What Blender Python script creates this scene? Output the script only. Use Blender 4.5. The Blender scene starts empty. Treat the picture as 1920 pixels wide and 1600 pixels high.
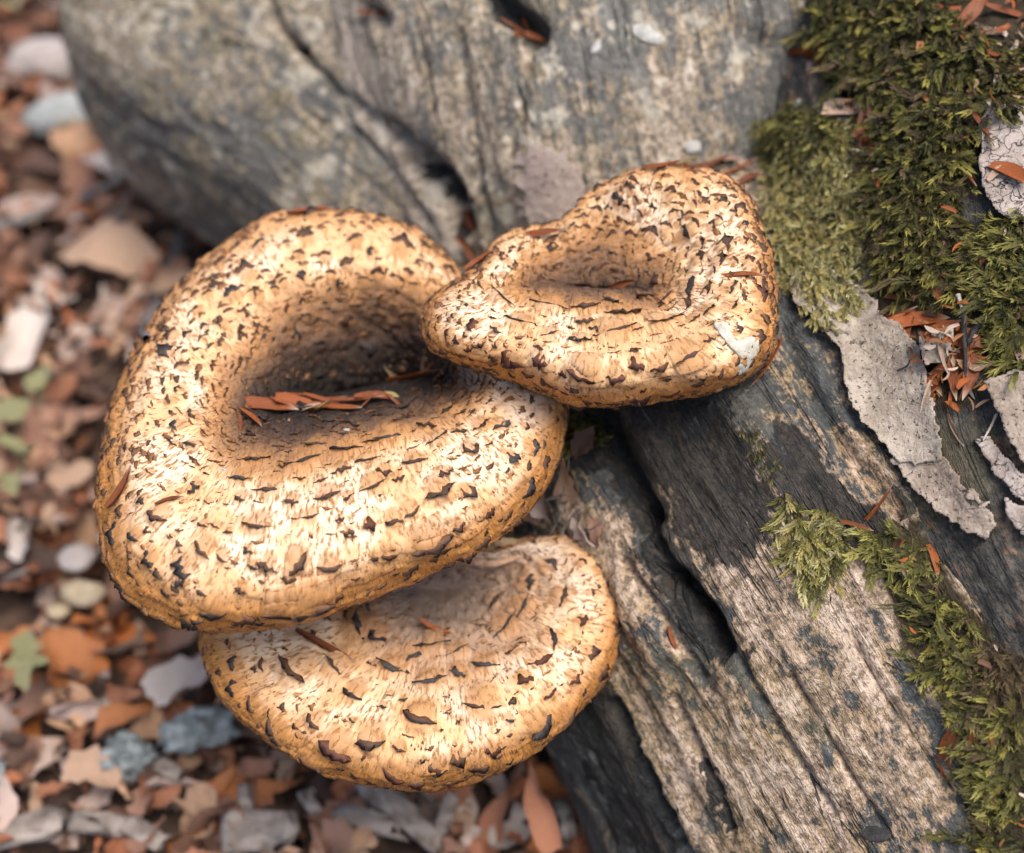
import bpy, math, random
import numpy as np
from mathutils import Vector, Matrix
from mathutils.bvhtree import BVHTree

random.seed(7)
rng = np.random.default_rng(7)
SC = bpy.context.scene
COL = SC.collection
R = math.radians

# ------------------------------------------------------------------ camera
TH, D0, K = R(50), 0.60, 36.0 / 50.0 / 1920.0
CAM = np.array((0.0, -D0 * math.cos(TH), D0 * math.sin(TH)))
FW = np.array((0.0, math.cos(TH), -math.sin(TH)))
UP = np.array((0.0, math.sin(TH), math.cos(TH)))
RT = np.array((1.0, 0.0, 0.0))
cd = bpy.data.cameras.new('camera')
cd.lens = 50
cd.sensor_width = 36
cd.clip_start = 0.02
cd.clip_end = 500
cd.dof.use_dof = True
cd.dof.focus_distance = 0.575
cd.dof.aperture_fstop = 4.0
co = bpy.data.objects.new('camera', cd)
COL.objects.link(co)
co.location = CAM
co.rotation_euler = (R(90) - TH, 0, 0)
SC.camera = co

# ------------------------------------------------------------------ light (soft overcast woodland daylight)
SUN_EL, SUN_AZ = R(74), R(125)          # azimuth clockwise from +Y
w = bpy.data.worlds.new('World')
SC.world = w
w.use_nodes = True
nt = w.node_tree
sky = nt.nodes.new('ShaderNodeTexSky')
sky.sky_type = 'NISHITA'
sky.sun_disc = False
sky.sun_elevation = SUN_EL
sky.sun_rotation = SUN_AZ
sky.air_density = 1.0
sky.dust_density = 4.0
bg = nt.nodes['Background']
bg.inputs['Strength'].default_value = 0.088
nt.links.new(sky.outputs[0], bg.inputs[0])
sl = bpy.data.lights.new('sun', 'SUN')
sl.energy = 1.5
sl.angle = R(34)
sl.color = (1.0, 0.93, 0.84)
so = bpy.data.objects.new('sun', sl)
COL.objects.link(so)
dvec = Vector((math.sin(SUN_AZ) * math.cos(SUN_EL), math.cos(SUN_AZ) * math.cos(SUN_EL), math.sin(SUN_EL)))
so.rotation_euler = dvec.to_track_quat('Z', 'Y').to_euler()
SC.view_settings.view_transform = 'Standard'
SC.view_settings.look = 'None'
SC.view_settings.gamma = 1.0
SC.view_settings.use_curve_mapping = False
SC.view_settings.exposure = 1.25
SC.render.engine = 'CYCLES'
SC.cycles.use_denoising = True
SC.cycles.max_bounces = 4
w.cycles.sampling_method = "MANUAL"
w.cycles.sample_map_resolution = 256
SC.cycles.diffuse_bounces = 3
SC.cycles.glossy_bounces = 2
SC.cycles.use_adaptive_sampling = True
SC.cycles.adaptive_threshold = 0.03
SC.cycles.caustics_reflective = False
SC.cycles.caustics_refractive = False

# ------------------------------------------------------------------ helpers
def P(px, py, d):
    """point seen at photo pixel (px, py), d metres in front of the camera"""
    px = np.asarray(px, float); py = np.asarray(py, float); d = np.asarray(d, float)
    v = FW + (px - 960)[..., None] * K * RT + (800 - py)[..., None] * K * UP
    return CAM + d[..., None] * v

def PZ(px, py, z):
    """point of the level plane z at that pixel"""
    px = np.asarray(px, float); py = np.asarray(py, float); z = np.asarray(z, float)
    v = FW + (px - 960)[..., None] * K * RT + (800 - py)[..., None] * K * UP
    return CAM + ((z - CAM[2]) / v[..., 2])[..., None] * v

def project(p):
    q = np.asarray(p) - CAM
    d = q @ FW
    return 960 + (q @ RT) / d / K, 800 - (q @ UP) / d / K, d

_perm = rng.permutation(256)
_perm = np.concatenate([_perm, _perm, _perm])
_grad = rng.normal(size=(256, 3))
_grad /= np.linalg.norm(_grad, axis=1)[:, None]
def noise3(p):
    p = np.asarray(p, float)
    i = np.floor(p).astype(int); f = p - i; i &= 255
    u = f * f * f * (f * (f * 6 - 15) + 10)
    def g(dx, dy, dz):
        h = _perm[_perm[_perm[(i[..., 0] + dx) & 255] + ((i[..., 1] + dy) & 255)] + ((i[..., 2] + dz) & 255)]
        gr = _grad[h]
        return gr[..., 0] * (f[..., 0] - dx) + gr[..., 1] * (f[..., 1] - dy) + gr[..., 2] * (f[..., 2] - dz)
    L = lambda a, b, t: a + (b - a) * t
    x00 = L(g(0,0,0), g(1,0,0), u[..., 0]); x10 = L(g(0,1,0), g(1,1,0), u[..., 0])
    x01 = L(g(0,0,1), g(1,0,1), u[..., 0]); x11 = L(g(0,1,1), g(1,1,1), u[..., 0])
    return L(L(x00, x10, u[..., 1]), L(x01, x11, u[..., 1]), u[..., 2]) * 1.5
def fbm(p, o=4, rough=0.5):
    p = np.asarray(p, float); a, s, t = 1.0, 0.0, 0.0
    for k in range(o):
        s = s + a * noise3(p * 2.0 ** k + 17.3 * k); t += a; a *= rough
    return s / t
def smooth(a, b, x):
    t = np.clip((np.asarray(x, float) - a) / (b - a), 0, 1)
    return t * t * (3 - 2 * t)

def spline(pts, n, closed=False, even=True):
    """Catmull-Rom through pts (k x m), n samples"""
    pts = np.asarray(pts, float); k = len(pts)
    def ev(t):
        i = np.floor(t).astype(int); f = (t - i)[:, None]
        if closed:
            a, b, c, d = (pts[(i + j) % k] for j in (-1, 0, 1, 2))
        else:
            i = np.minimum(i, k - 2); f = (t - i)[:, None]
            ext = np.vstack([2 * pts[0] - pts[1], pts, 2 * pts[-1] - pts[-2]])
            a, b, c, d = (ext[i + j] for j in (0, 1, 2, 3))
        return 0.5 * (2 * b + (c - a) * f + (2 * a - 5 * b + 4 * c - d) * f ** 2 + (3 * b - a - 3 * c + d) * f ** 3)
    end = k if closed else k - 1
    if not even:
        return ev(np.linspace(0, end, n, endpoint=not closed))
    tt = np.linspace(0, end, 40 * k)
    q = ev(np.minimum(tt, end - 1e-9))
    L = np.concatenate([[0], np.cumsum(np.linalg.norm(np.diff(q[:, :2], axis=0), axis=1))])
    return ev(np.minimum(np.interp(np.linspace(0, L[-1], n, endpoint=not closed), L, tt), end - 1e-9))

def in_poly(px, py, poly):
    px = np.asarray(px, float); py = np.asarray(py, float)
    ins = np.zeros(px.shape, bool); n = len(poly)
    for i in range(n):
        x0, y0 = poly[i]; x1, y1 = poly[(i + 1) % n]
        if y0 == y1: continue
        c = ((y0 > py) != (y1 > py)) & (px < (x1 - x0) * (py - y0) / (y1 - y0) + x0)
        ins ^= c
    return ins
def line_dist(px, py, pts):
    """(distance to a polyline, how far along it 0..1)"""
    best = np.full(np.shape(px), 1e9); al = np.zeros(np.shape(px)); m = len(pts) - 1
    for i in range(m):
        ax, ay = pts[i][:2]; bx, by = pts[i + 1][:2]
        t = np.clip(((px - ax) * (bx - ax) + (py - ay) * (by - ay)) / ((bx - ax) ** 2 + (by - ay) ** 2), 0, 1)
        d = np.hypot(px - ax - t * (bx - ax), py - ay - t * (by - ay))
        w_ = d < best
        best = np.where(w_, d, best); al = np.where(w_, (i + t) / m, al)
    return best, al
def poly_dist(px, py, poly):
    """signed: positive inside"""
    d, _ = line_dist(px, py, list(poly) + [poly[0]])
    return np.where(in_poly(px, py, poly), d, -d)

def mesh_from(name, V, F, uv=None, attrs=None, smooth_=True):
    """V n x 3, F list/array of faces (all the same length when an array)"""
    V = np.asarray(V, np.float32)
    me = bpy.data.meshes.new(name)
    if isinstance(F, np.ndarray):
        nf, k = F.shape
        me.vertices.add(len(V)); me.vertices.foreach_set('co', V.ravel())
        me.loops.add(nf * k); me.loops.foreach_set('vertex_index', F.astype(np.int32).ravel())
        me.polygons.add(nf)
        me.polygons.foreach_set('loop_start', np.arange(0, nf * k, k, dtype=np.int32))
        me.update(calc_edges=True)
        li = F.ravel()
    else:
        me.from_pydata([tuple(map(float, v)) for v in V], [], [list(map(int, f)) for f in F])
        li = np.concatenate([np.asarray(f, int) for f in F])
    if uv is not None:
        l = me.uv_layers.new(name='UVMap')
        l.data.foreach_set('uv', np.asarray(uv, np.float32)[li].ravel())
    for k_, a in (attrs or {}).items():
        a = np.asarray(a, np.float32)
        if a.ndim == 1:
            at = me.attributes.new(k_, 'FLOAT', 'POINT'); at.data.foreach_set('value', a)
        else:
            at = me.attributes.new(k_, 'FLOAT_COLOR', 'POINT')
            at.data.foreach_set('color', np.hstack([a, np.ones((len(a), 1), np.float32)]).astype(np.float32).ravel())
    if smooth_:
        me.polygons.foreach_set('use_smooth', np.ones(len(me.polygons), bool))
    me.validate()
    return me
def link(name, me, mat=None, parent=None, **props):
    o = bpy.data.objects.new(name, me)
    COL.objects.link(o)
    if mat is not None and me is not None:
        if len(me.materials) == 0: me.materials.append(mat)
        elif me.materials[0] != mat:
            o.material_slots[0].link = 'OBJECT'; o.material_slots[0].material = mat
    if parent is not None: o.parent = parent
    for k_, v in props.items(): o[k_] = v
    return o
def thing(name, label, cat, loc=(0, 0, 0), group=None):
    o = bpy.data.objects.new(name, None)
    COL.objects.link(o)
    o.empty_display_size = 0.02
    o.location = loc
    o['label'] = label; o['category'] = cat
    if group: o['group'] = group
    return o
def grid_faces(nu, nv, wrap_v=False):
    i, j = np.meshgrid(np.arange(nu - 1), np.arange(nv if wrap_v else nv - 1), indexing='ij')
    j2 = (j + 1) % nv
    return np.stack([i * nv + j, i * nv + j2, (i + 1) * nv + j2, (i + 1) * nv + j], -1).reshape(-1, 4)

# ------------------------------------------------------------------ node helper
class NT:
    def __init__(s, name):
        s.m = bpy.data.materials.new(name); s.m.use_nodes = True
        s.t = s.m.node_tree; s.n = s.t.nodes
        s.b = s.n['Principled BSDF']
    def node(s, typ, **kw):
        n = s.n.new('ShaderNode' + typ)
        for k_, v in kw.items(): setattr(n, k_, v)
        return n
    def put(s, sock, v):
        if isinstance(v, bpy.types.NodeSocket): s.t.links.new(v, sock)
        elif v is not None: sock.default_value = v
    def math(s, op, a, b=None, c=None, clamp=False):
        n = s.node('Math', operation=op, use_clamp=clamp)
        for k_, v in enumerate((a, b, c)): s.put(n.inputs[k_], v)
        return n.outputs[0]
    def mul(s, a, b): return s.math('MULTIPLY', a, b)
    def add(s, a, b): return s.math('ADD', a, b)
    def mix(s, f, a, b, typ='MIX'):
        n = s.node('Mix', data_type='RGBA', blend_type=typ)
        s.put(n.inputs[0], f)
        for k_, v in ((6, a), (7, b)):
            if isinstance(v, tuple): v = (*v[:3], 1)
            s.put(n.inputs[k_], v)
        return n.outputs[2]
    def noise(s, vec, scale, detail=4, rough=0.55, dist=0.0):
        n = s.node('TexNoise')
        s.put(n.inputs['Vector'], vec)
        n.inputs['Scale'].default_value = scale; n.inputs['Detail'].default_value = detail
        n.inputs['Roughness'].default_value = rough; n.inputs['Distortion'].default_value = dist
        return n.outputs['Fac']
    def voronoi(s, vec, scale, feature='F1', rand=1.0):
        n = s.node('TexVoronoi', feature=feature)
        s.put(n.inputs['Vector'], vec); n.inputs['Scale'].default_value = scale; n.inputs['Randomness'].default_value = rand
        return n.outputs['Distance']
    def scalev(s, vec, sc, loc=(0, 0, 0)):
        n = s.node('Mapping')
        s.put(n.inputs['Vector'], vec); n.inputs['Scale'].default_value = sc; n.inputs['Location'].default_value = loc
        return n.outputs[0]
    def step(s, a, b, v):
        n = s.node('MapRange', interpolation_type='SMOOTHSTEP')
        s.put(n.inputs[0], v); n.inputs[1].default_value = a; n.inputs[2].default_value = b
        return n.outputs[0]
    def ramp(s, f, stops):
        n = s.node('ValToRGB'); e = n.color_ramp.elements
        while len(e) < len(stops): e.new(0.5)
        for k_, (p, c) in enumerate(stops): e[k_].position = p; e[k_].color = (*c, 1)
        s.put(n.inputs[0], f)
        return n.outputs[0]
    def attr(s, name, vec=False):
        n = s.node('Attribute', attribute_name=name)
        return n.outputs['Color' if vec else 'Fac']
    def coord(s, k_): return s.node('TexCoord').outputs[k_]
    def rand(s): return s.node('ObjectInfo').outputs['Random']
    def bump(s, h, strength, dist, prev=None):
        n = s.node('Bump'); n.inputs['Strength'].default_value = strength; n.inputs['Distance'].default_value = dist
        s.put(n.inputs['Height'], h)
        if prev is not None: s.put(n.inputs['Normal'], prev)
        return n.outputs[0]
    def done(s, col, rough=0.8, normal=None, spec=0.3, **kw):
        s.put(s.b.inputs['Base Color'], (*col[:3], 1) if isinstance(col, tuple) else col)
        s.put(s.b.inputs['Roughness'], rough)
        s.b.inputs['Specular IOR Level'].default_value = spec
        if normal is not None: s.put(s.b.inputs['Normal'], normal)
        for k_, v in kw.items(): s.put(s.b.inputs[k_.replace('_', ' ')], v)
        return s.m

# ------------------------------------------------------------------ materials
def wood_material(name, dark, mid, pale, tint, grain=(7, 34), cover=0.50, lichen=0.0, seed=0.0, patch=0.16):
    """weathered barkless wood: UV = metres along / around the grain"""
    m = NT(name)
    uv = m.coord('UV'); ob = m.coord('Object')
    big = m.noise(m.scalev(uv, (grain[0], grain[1], 1), (seed, seed, 0)), 1.0, 6, 0.66, 0.35)
    med = m.noise(m.scalev(uv, (grain[0] * 3 + 40, grain[1] * 2 + 80, 1), (seed + 3, 0, 0)), 1.0, 5, 0.70)
    iso = m.noise(m.scalev(ob, (62, 62, 62), (seed, 0, 0)), 1.0, 5, 0.72)
    fine = m.noise(ob, 620, 2, 0.7)
    fib = m.noise(m.scalev(uv, (70, 1500, 1)), 1.0, 1, 0.6)
    lowf = m.noise(m.scalev(ob, (9, 9, 9), (seed, 2, 0)), 1.0, 1, 0.5)
    f = m.add(m.add(m.mul(big, 0.38), m.mul(med, 0.36)), m.mul(iso, 0.36))
    f = m.math('SUBTRACT', f, 0.05)
    f = m.add(f, m.mul(m.math('SUBTRACT', m.noise(ob, 260, 3, 0.75), 0.5), 0.20))
    f = m.add(f, m.mul(m.math('SUBTRACT', lowf, 0.5), patch))
    mask = m.step(cover - 0.022, cover + 0.022, f)
    mask2 = m.step(cover + 0.02, cover + 0.10, f)
    spk = m.noise(ob, 260, 3, 0.75)
    c = m.mix(m.step(0.35, 0.7, spk), dark, tuple(x * 1.9 for x in dark))
    lt = m.mix(m.step(0.4, 0.62, iso), mid, tint)
    lt = m.mix(mask2, lt, pale)
    lt = m.mix(m.mul(m.step(0.55, 0.40, spk), 0.75), lt, tuple(x * 0.42 for x in mid))
    c = m.mix(mask, c, lt)
    if lichen:
        ln = m.noise(m.scalev(ob, (55, 55, 55), (seed + 9, 4, 0)), 1.0, 4, 0.6)
        c = m.mix(m.mul(m.step(0.56, 0.63, ln), lichen), c, (0.52, 0.47, 0.38))
        dots = m.voronoi(ob, 95)
        c = m.mix(m.mul(m.math('MULTIPLY', m.step(0.30, 0.16, dots), m.step(0.48, 0.6, med)), lichen), c, (0.60, 0.55, 0.46))
    # algae tint in broad drifts
    alg = m.step(0.50, 0.68, m.noise(m.scalev(ob, (16, 16, 16), (seed, 7, 1)), 1.0, 3, 0.6))
    c = m.mix(m.mul(alg, 0.45), c, m.mix(0.5, c, (0.16, 0.13, 0.045)))
    # long fine cracks
    ck = m.noise(m.scalev(uv, (9, 85, 1), (seed, 5, 0)), 1.0, 3, 0.6)
    ck = m.math('ABSOLUTE', m.math('SUBTRACT', ck, 0.5))
    gate = m.step(0.50, 0.60, m.noise(m.scalev(uv, (14, 30, 1), (seed + 5, 1, 0)), 1.0, 1))
    crack = m.mul(m.step(0.013, 0.003, ck), gate)
    c = m.mix(m.mul(crack, 0.85), c, (0.03, 0.027, 0.025))
    soil = m.attr('soil')
    sn = m.step(0.30, 0.62, m.add(soil, m.mul(m.math('SUBTRACT', iso, 0.5), 1.2)))
    c = m.mix(sn, c, m.mix(spk, (0.018, 0.013, 0.008), (0.075, 0.055, 0.03)))
    rot_shade = m.attr('rot')  # rotten wood and painted shade share this dark mask
    wn = m.step(0.42, 0.60, m.add(m.mul(rot_shade, 0.82), m.add(m.mul(m.math('SUBTRACT', med, 0.5), 1.5), m.mul(m.math('SUBTRACT', iso, 0.5), 1.3))))
    c = m.mix(m.mul(m.mul(wn, 0.93), m.step(0.0, 0.12, rot_shade)), c, m.mix(spk, (0.007, 0.0085, 0.010), (0.030, 0.031, 0.030)))
    h = m.add(m.mul(m.step(0.35, 0.65, med), 0.9), m.add(m.mul(spk, 0.9), m.mul(fib, 0.35)))
    h = m.math('SUBTRACT', h, m.mul(crack, 2.0))
    n = m.bump(h, 1.0, 0.0021)
    return m.done(c, m.math('SUBTRACT', 0.92, m.mul(fine, 0.25)), n, 0.25)

SLATE = (0.040, 0.050, 0.054)
M = {}
M['root_far'] = wood_material('weathered_root', (0.112, 0.108, 0.099), (0.34, 0.27, 0.205), (0.49, 0.415, 0.33), (0.31, 0.255, 0.15), (12, 25), 0.490, 0.75, 1.0, 0.34)
M['trunk_top'] = wood_material('weathered_trunk', (0.125, 0.120, 0.108), (0.37, 0.30, 0.225), (0.55, 0.455, 0.365), (0.35, 0.275, 0.175), (15, 22), 0.480, 0.85, 4.0, 0.34)
M['root_near'] = wood_material('bare_root', (0.062, 0.065, 0.063), (0.39, 0.285, 0.20), (0.58, 0.455, 0.355), (0.38, 0.265, 0.145), (8, 30), 0.500, 0.0, 8.0, 0.34)
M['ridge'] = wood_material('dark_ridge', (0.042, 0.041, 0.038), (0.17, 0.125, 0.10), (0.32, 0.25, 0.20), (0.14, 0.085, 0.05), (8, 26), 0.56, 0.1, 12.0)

def bark_material(name, a, b, c3, crack=45, gate=(0.54, 0.62)):
    m = NT(name); ob = m.coord('Object')
    n1 = m.noise(ob, 60, 5, 0.65); n2 = m.noise(ob, 420, 3, 0.7)
    c = m.mix(m.step(0.42, 0.62, n1), a, b)
    c = m.mix(m.mul(m.step(0.5, 0.68, n2), 0.55), c, c3)
    pit = m.step(0.40, 0.30, m.noise(ob, 520, 2, 0.8))
    c = m.mix(m.mul(pit, 0.8), c, (0.05, 0.047, 0.04))
    wob = m.node('VectorMath', operation='ADD'); m.put(wob.inputs[0], ob); wn_ = m.node('TexNoise'); wn_.inputs['Scale'].default_value = 120; m.put(wn_.inputs['Vector'], ob); ws = m.node('VectorMath', operation='SCALE'); m.put(ws.inputs[0], wn_.outputs['Color']); ws.inputs['Scale'].default_value = 0.016; m.put(wob.inputs[1], ws.outputs[0])
    vd = m.voronoi(m.scalev(wob.outputs[0], (1, 1, 1)), crack, 'DISTANCE_TO_EDGE')
    ckm = m.mul(m.step(0.035, 0.008, m.add(vd, m.mul(m.math('SUBTRACT', n2, 0.5), 0.09))), m.step(gate[0], gate[1], m.noise(ob, 26, 4)))
    c = m.mix(m.mul(ckm, 0.8), c, (0.035, 0.03, 0.027))
    h = m.add(m.add(m.mul(n1, 1.2), m.mul(n2, 0.8)), m.math('SUBTRACT', 0, m.add(m.mul(pit, 0.6), m.mul(ckm, 1.5))))
    return m.done(c, 0.9, m.bump(h, 1.0, 0.0014), 0.2)
M['bark_pale'] = bark_material('pale_bark', (0.28, 0.232, 0.18), (0.41, 0.35, 0.285), (0.47, 0.415, 0.35))
M['bark_tan'] = bark_material('tan_bark', (0.26, 0.205, 0.16), (0.38, 0.31, 0.25), (0.44, 0.37, 0.30))
M['bark_pink'] = bark_material('pinkish_bark', (0.30, 0.245, 0.21), (0.42, 0.36, 0.32), (0.48, 0.42, 0.38), 130, (0.40, 0.5))
M['patch'] = bark_material('lichen_patch', (0.30, 0.235, 0.20), (0.37, 0.30, 0.255), (0.40, 0.33, 0.28), 20)

def cap_material(name, dusty=0.0, seed=0.0):
    m = NT(name); uv = m.coord('UV'); ob = m.coord('Object')
    age = m.attr('age'); edge = m.attr('edge'); grey = m.attr('grey')
    fib = m.noise(m.scalev(uv, (1500, 130, 1), (seed, 0, 0)), 1.0, 2, 0.6)
    flk = m.noise(m.scalev(uv, (520, 270, 1), (seed, 4, 0)), 1.0, 4, 0.66)
    con = m.noise(m.scalev(uv, (150, 460, 1), (seed, 9, 0)), 1.0, 4, 0.62)
    blot = m.noise(m.scalev(ob, (38, 38, 38), (seed, 0, 3)), 1.0, 3, 0.6)
    # ground colour of the skin: umber in the funnel, cream on the roll, ochre on the margin
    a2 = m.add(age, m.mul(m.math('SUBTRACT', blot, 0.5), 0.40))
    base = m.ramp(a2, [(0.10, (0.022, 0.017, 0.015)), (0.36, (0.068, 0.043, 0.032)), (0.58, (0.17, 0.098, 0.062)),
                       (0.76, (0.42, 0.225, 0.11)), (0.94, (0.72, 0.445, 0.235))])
    base = m.mix(m.mul(m.step(0.42, 0.60, blot), m.step(0.85, 1.0, age)), base, (0.86, 0.685, 0.505))
    e2 = m.add(edge, m.mul(m.math('SUBTRACT', blot, 0.5), 0.55))
    och = m.mix(m.step(0.40, 0.65, fib), (0.33, 0.105, 0.012), (0.60, 0.265, 0.055))
    base = m.mix(m.mul(m.step(0.12, 0.80, e2), 0.95), base, och)
    # radial rusty flecks, thicker towards funnel and margin
    dens = m.add(m.mul(m.math('SUBTRACT', 1.0, age), 0.14), m.mul(edge, 0.075))
    fk = m.add(m.add(flk, m.mul(m.math('SUBTRACT', blot, 0.5), 0.45)), dens)
    fm = m.step(0.600, 0.660, fk)
    lite = m.step(0.30, 0.85, age)
    base = m.mix(m.mul(m.mul(m.step(0.51, 0.61, fk), 0.50), lite), base, (0.54, 0.27, 0.095))
    base = m.mix(m.mul(m.mul(fm, 0.75), lite), base, (0.30, 0.125, 0.038))
    cm = m.mul(m.step(0.59, 0.65, con), m.step(0.95, 0.45, age))
    base = m.mix(m.mul(cm, 0.8), base, (0.10, 0.052, 0.028))
    base = m.mix(m.mul(m.mul(m.step(0.60, 0.40, fib), 0.14), lite), base, (0.58, 0.34, 0.145))
    gm = m.mul(grey, m.step(0.35, 0.6, m.add(m.mul(blot, 0.8), m.mul(grey, 0.25))))
    base = m.mix(m.mul(gm, 0.48), base, (0.44, 0.36, 0.30))
    hal = m.add(m.attr('halo'), m.mul(m.math('SUBTRACT', flk, 0.5), 1.1))
    base = m.mix(m.mul(m.mul(m.step(0.30, 0.75, hal), 0.62), lite), base, (0.40, 0.185, 0.062))
    und = m.attr('under')
    base = m.mix(m.step(0.3, 0.8, und), base, (0.46, 0.34, 0.19))
    rough_pit = m.mul(m.noise(ob, 170, 4, 0.7), m.step(0.8, 0.2, age))
    h = m.add(m.add(m.mul(fib, 0.10), m.mul(m.step(0.52, 0.66, flk), 0.4)), m.add(m.mul(cm, 0.8), m.mul(rough_pit, 2.6)))
    n = m.bump(h, 0.85, 0.0011)
    return m.done(base, m.add(0.58, m.mul(flk, 0.22)), n, 0.22)

def scale_material(name, c0, c1, c2):
    m = NT(name); uv = m.coord('UV'); ob = m.coord('Object'); r = m.rand()
    sx = m.node('SeparateXYZ'); m.put(sx.inputs[0], uv)
    n1 = m.noise(ob, 5, 5, 0.7)
    st = m.noise(m.scalev(uv, (14, 2, 1)), 1.0, 3, 0.6)
    f = m.add(sx.outputs[1], m.mul(m.math('SUBTRACT', n1, 0.5), 0.7))
    c = m.ramp(f, [(0.10, c0), (0.55, c1), (0.9, c2)])
    c = m.mix(m.mul(st, 0.35), c, tuple(x * 0.4 for x in c0))
    c = m.mix(m.mul(r, 0.55), c, m.mix(0.5, c, (0.03, 0.026, 0.026)))
    return m.done(c, 0.62, m.bump(m.add(n1, st), 0.6, 0.0006), 0.35)
M['scale_brown'] = scale_material('brown_scale', (0.22, 0.10, 0.045), (0.105, 0.048, 0.026), (0.036, 0.023, 0.018))
M['scale_red'] = scale_material('russet_scale', (0.20, 0.070, 0.024), (0.105, 0.034, 0.016), (0.05, 0.017, 0.011))
M['scale_dark'] = scale_material('blackish_scale', (0.10, 0.058, 0.040), (0.042, 0.033, 0.030), (0.022, 0.021, 0.023))
M['scale_grey'] = scale_material('grey_scale', (0.13, 0.085, 0.06), (0.065, 0.057, 0.054), (0.035, 0.037, 0.042))

def vcol_material(name, rough=0.7, bump_scale=300, spec=0.3, trans=0.0):
    m = NT(name); c = m.attr('tint', True); ob = m.coord('Object')
    n = m.noise(ob, bump_scale, 4, 0.6)
    c = m.mix(m.mul(m.step(0.65, 0.35, n), 0.35), c, m.mix(0.6, c, (0.02, 0.015, 0.01)))
    if trans:
        m.b.inputs['Subsurface Weight'].default_value = 0.0
    return m.done(c, rough, m.bump(n, 0.4, 0.001), spec)
M['moss'] = vcol_material('moss_green', 0.75, 900, 0.2)
M['fleck'] = vcol_material('cap_fleck', 0.6, 900, 0.3)
M['litter'] = vcol_material('leaf_litter', 0.8, 160, 0.25)

def leaf_material(name, c0, c1):
    m = NT(name); ob = m.coord('Object'); uv = m.coord('UV'); r = m.rand()
    n = m.noise(ob, 70, 5, 0.65)
    sx = m.node('SeparateXYZ'); m.put(sx.inputs[0], uv)
    vein = m.math('SINE', m.mul(m.add(sx.outputs[0], m.math('ABSOLUTE', m.mul(m.math('SUBTRACT', sx.outputs[1], 0.5), 0.8))), 75.0))
    c = m.mix(m.step(0.35, 0.68, n), c0, c1)
    c = m.mix(m.mul(m.step(0.6, 1.0, vein), 0.3), c, tuple(x * 0.5 for x in c0))
    c = m.mix(m.mul(r, 0.4), c, m.mix(0.6, c, (0.06, 0.035, 0.025)))
    return m.done(c, 0.62, m.bump(m.add(m.mul(vein, 0.3), n), 0.4, 0.002), 0.4)
LEAF = {
    'rust brown': leaf_material('rust_leaf', (0.30, 0.115, 0.060), (0.45, 0.205, 0.115)),
    'tan': leaf_material('tan_leaf', (0.44, 0.27, 0.175), (0.58, 0.40, 0.28)),
    'dark brown': leaf_material('dark_leaf', (0.075, 0.042, 0.032), (0.16, 0.088, 0.064)),
    'pinkish grey': leaf_material('pinkish_leaf', (0.42, 0.30, 0.25), (0.60, 0.47, 0.41)),
    'orange': leaf_material('orange_leaf', (0.45, 0.145, 0.042), (0.57, 0.25, 0.10)),
    'chestnut': leaf_material('chestnut_leaf', (0.25, 0.13, 0.09), (0.41, 0.24, 0.17)),
    'whitish': leaf_material('whitish_leaf', (0.52, 0.44, 0.39), (0.66, 0.58, 0.52)),
}
def strip_material(name, c0, c1, tip):
    m = NT(name); uv = m.coord('UV'); ob = m.coord('Object'); r = m.rand()
    sx = m.node('SeparateXYZ'); m.put(sx.inputs[0], uv)
    st = m.noise(m.scalev(uv, (3, 26, 1)), 1.0, 4, 0.6)
    c = m.mix(st, c0, c1)
    c = m.mix(m.mul(r, 0.9), c, m.mix(0.7, c, (0.085, 0.026, 0.012)))
    c = m.mix(m.step(0.78, 1.0, sx.outputs[0]), c, tip)
    return m.done(c, 0.34, m.bump(st, 0.7, 0.0008), 0.5)
M['bud'] = strip_material('bud_scale', (0.20, 0.044, 0.011), (0.43, 0.125, 0.026), (0.48, 0.34, 0.25))
M['bud_pale'] = strip_material('pale_bud_scale', (0.42, 0.27, 0.18), (0.55, 0.40, 0.29), (0.6, 0.52, 0.46))
M['bud_yellow'] = strip_material('yellow_bud_scale', (0.42, 0.33, 0.10), (0.55, 0.46, 0.18), (0.5, 0.45, 0.3))
def plain(name, c0, c1, scale, rough=0.85, b=0.002, spec=0.25, c2=None):
    m = NT(name); ob = m.coord('Object')
    n = m.noise(ob, scale, 7, 0.65)
    c = m.mix(m.step(0.38, 0.62, n), c0, c1)
    if c2: c = m.mix(m.step(0.55, 0.66, m.noise(ob, scale * 0.45, 5, 0.6)), c, c2)
    return m.done(c, rough, m.bump(m.add(n, m.mul(m.noise(ob, scale * 6, 4, 0.7), 0.4)), 0.7, b), spec)
M['soil'] = plain('forest_soil', (0.030, 0.020, 0.015), (0.10, 0.062, 0.045), 45, 0.95, 0.004)
M['stone_pink'] = plain('pinkish_stone', (0.30, 0.255, 0.235), (0.44, 0.39, 0.37), 40)
M['stone_blue'] = plain('bluish_stone', (0.27, 0.285, 0.28), (0.42, 0.43, 0.42), 40, c2=(0.20, 0.19, 0.07))
M['stone_tan'] = plain('tan_stone', (0.36, 0.28, 0.18), (0.52, 0.43, 0.30), 40)
M['lichen'] = plain('grey_lichen', (0.19, 0.22, 0.22), (0.42, 0.46, 0.46), 130, 0.95, 0.004, c2=(0.11, 0.11, 0.10))
M['twig'] = plain('grey_twig', (0.10, 0.09, 0.085), (0.23, 0.21, 0.20), 120)
M['twig_dark'] = plain('dark_twig', (0.022, 0.022, 0.024), (0.055, 0.05, 0.048), 160)
M['twig_pale'] = plain('pale_twig', (0.38, 0.33, 0.28), (0.52, 0.47, 0.42), 160)
M['chip_grey'] = plain('grey_wood_chip', (0.20, 0.165, 0.14), (0.35, 0.30, 0.265), 60, c2=(0.13, 0.10, 0.08))
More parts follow.
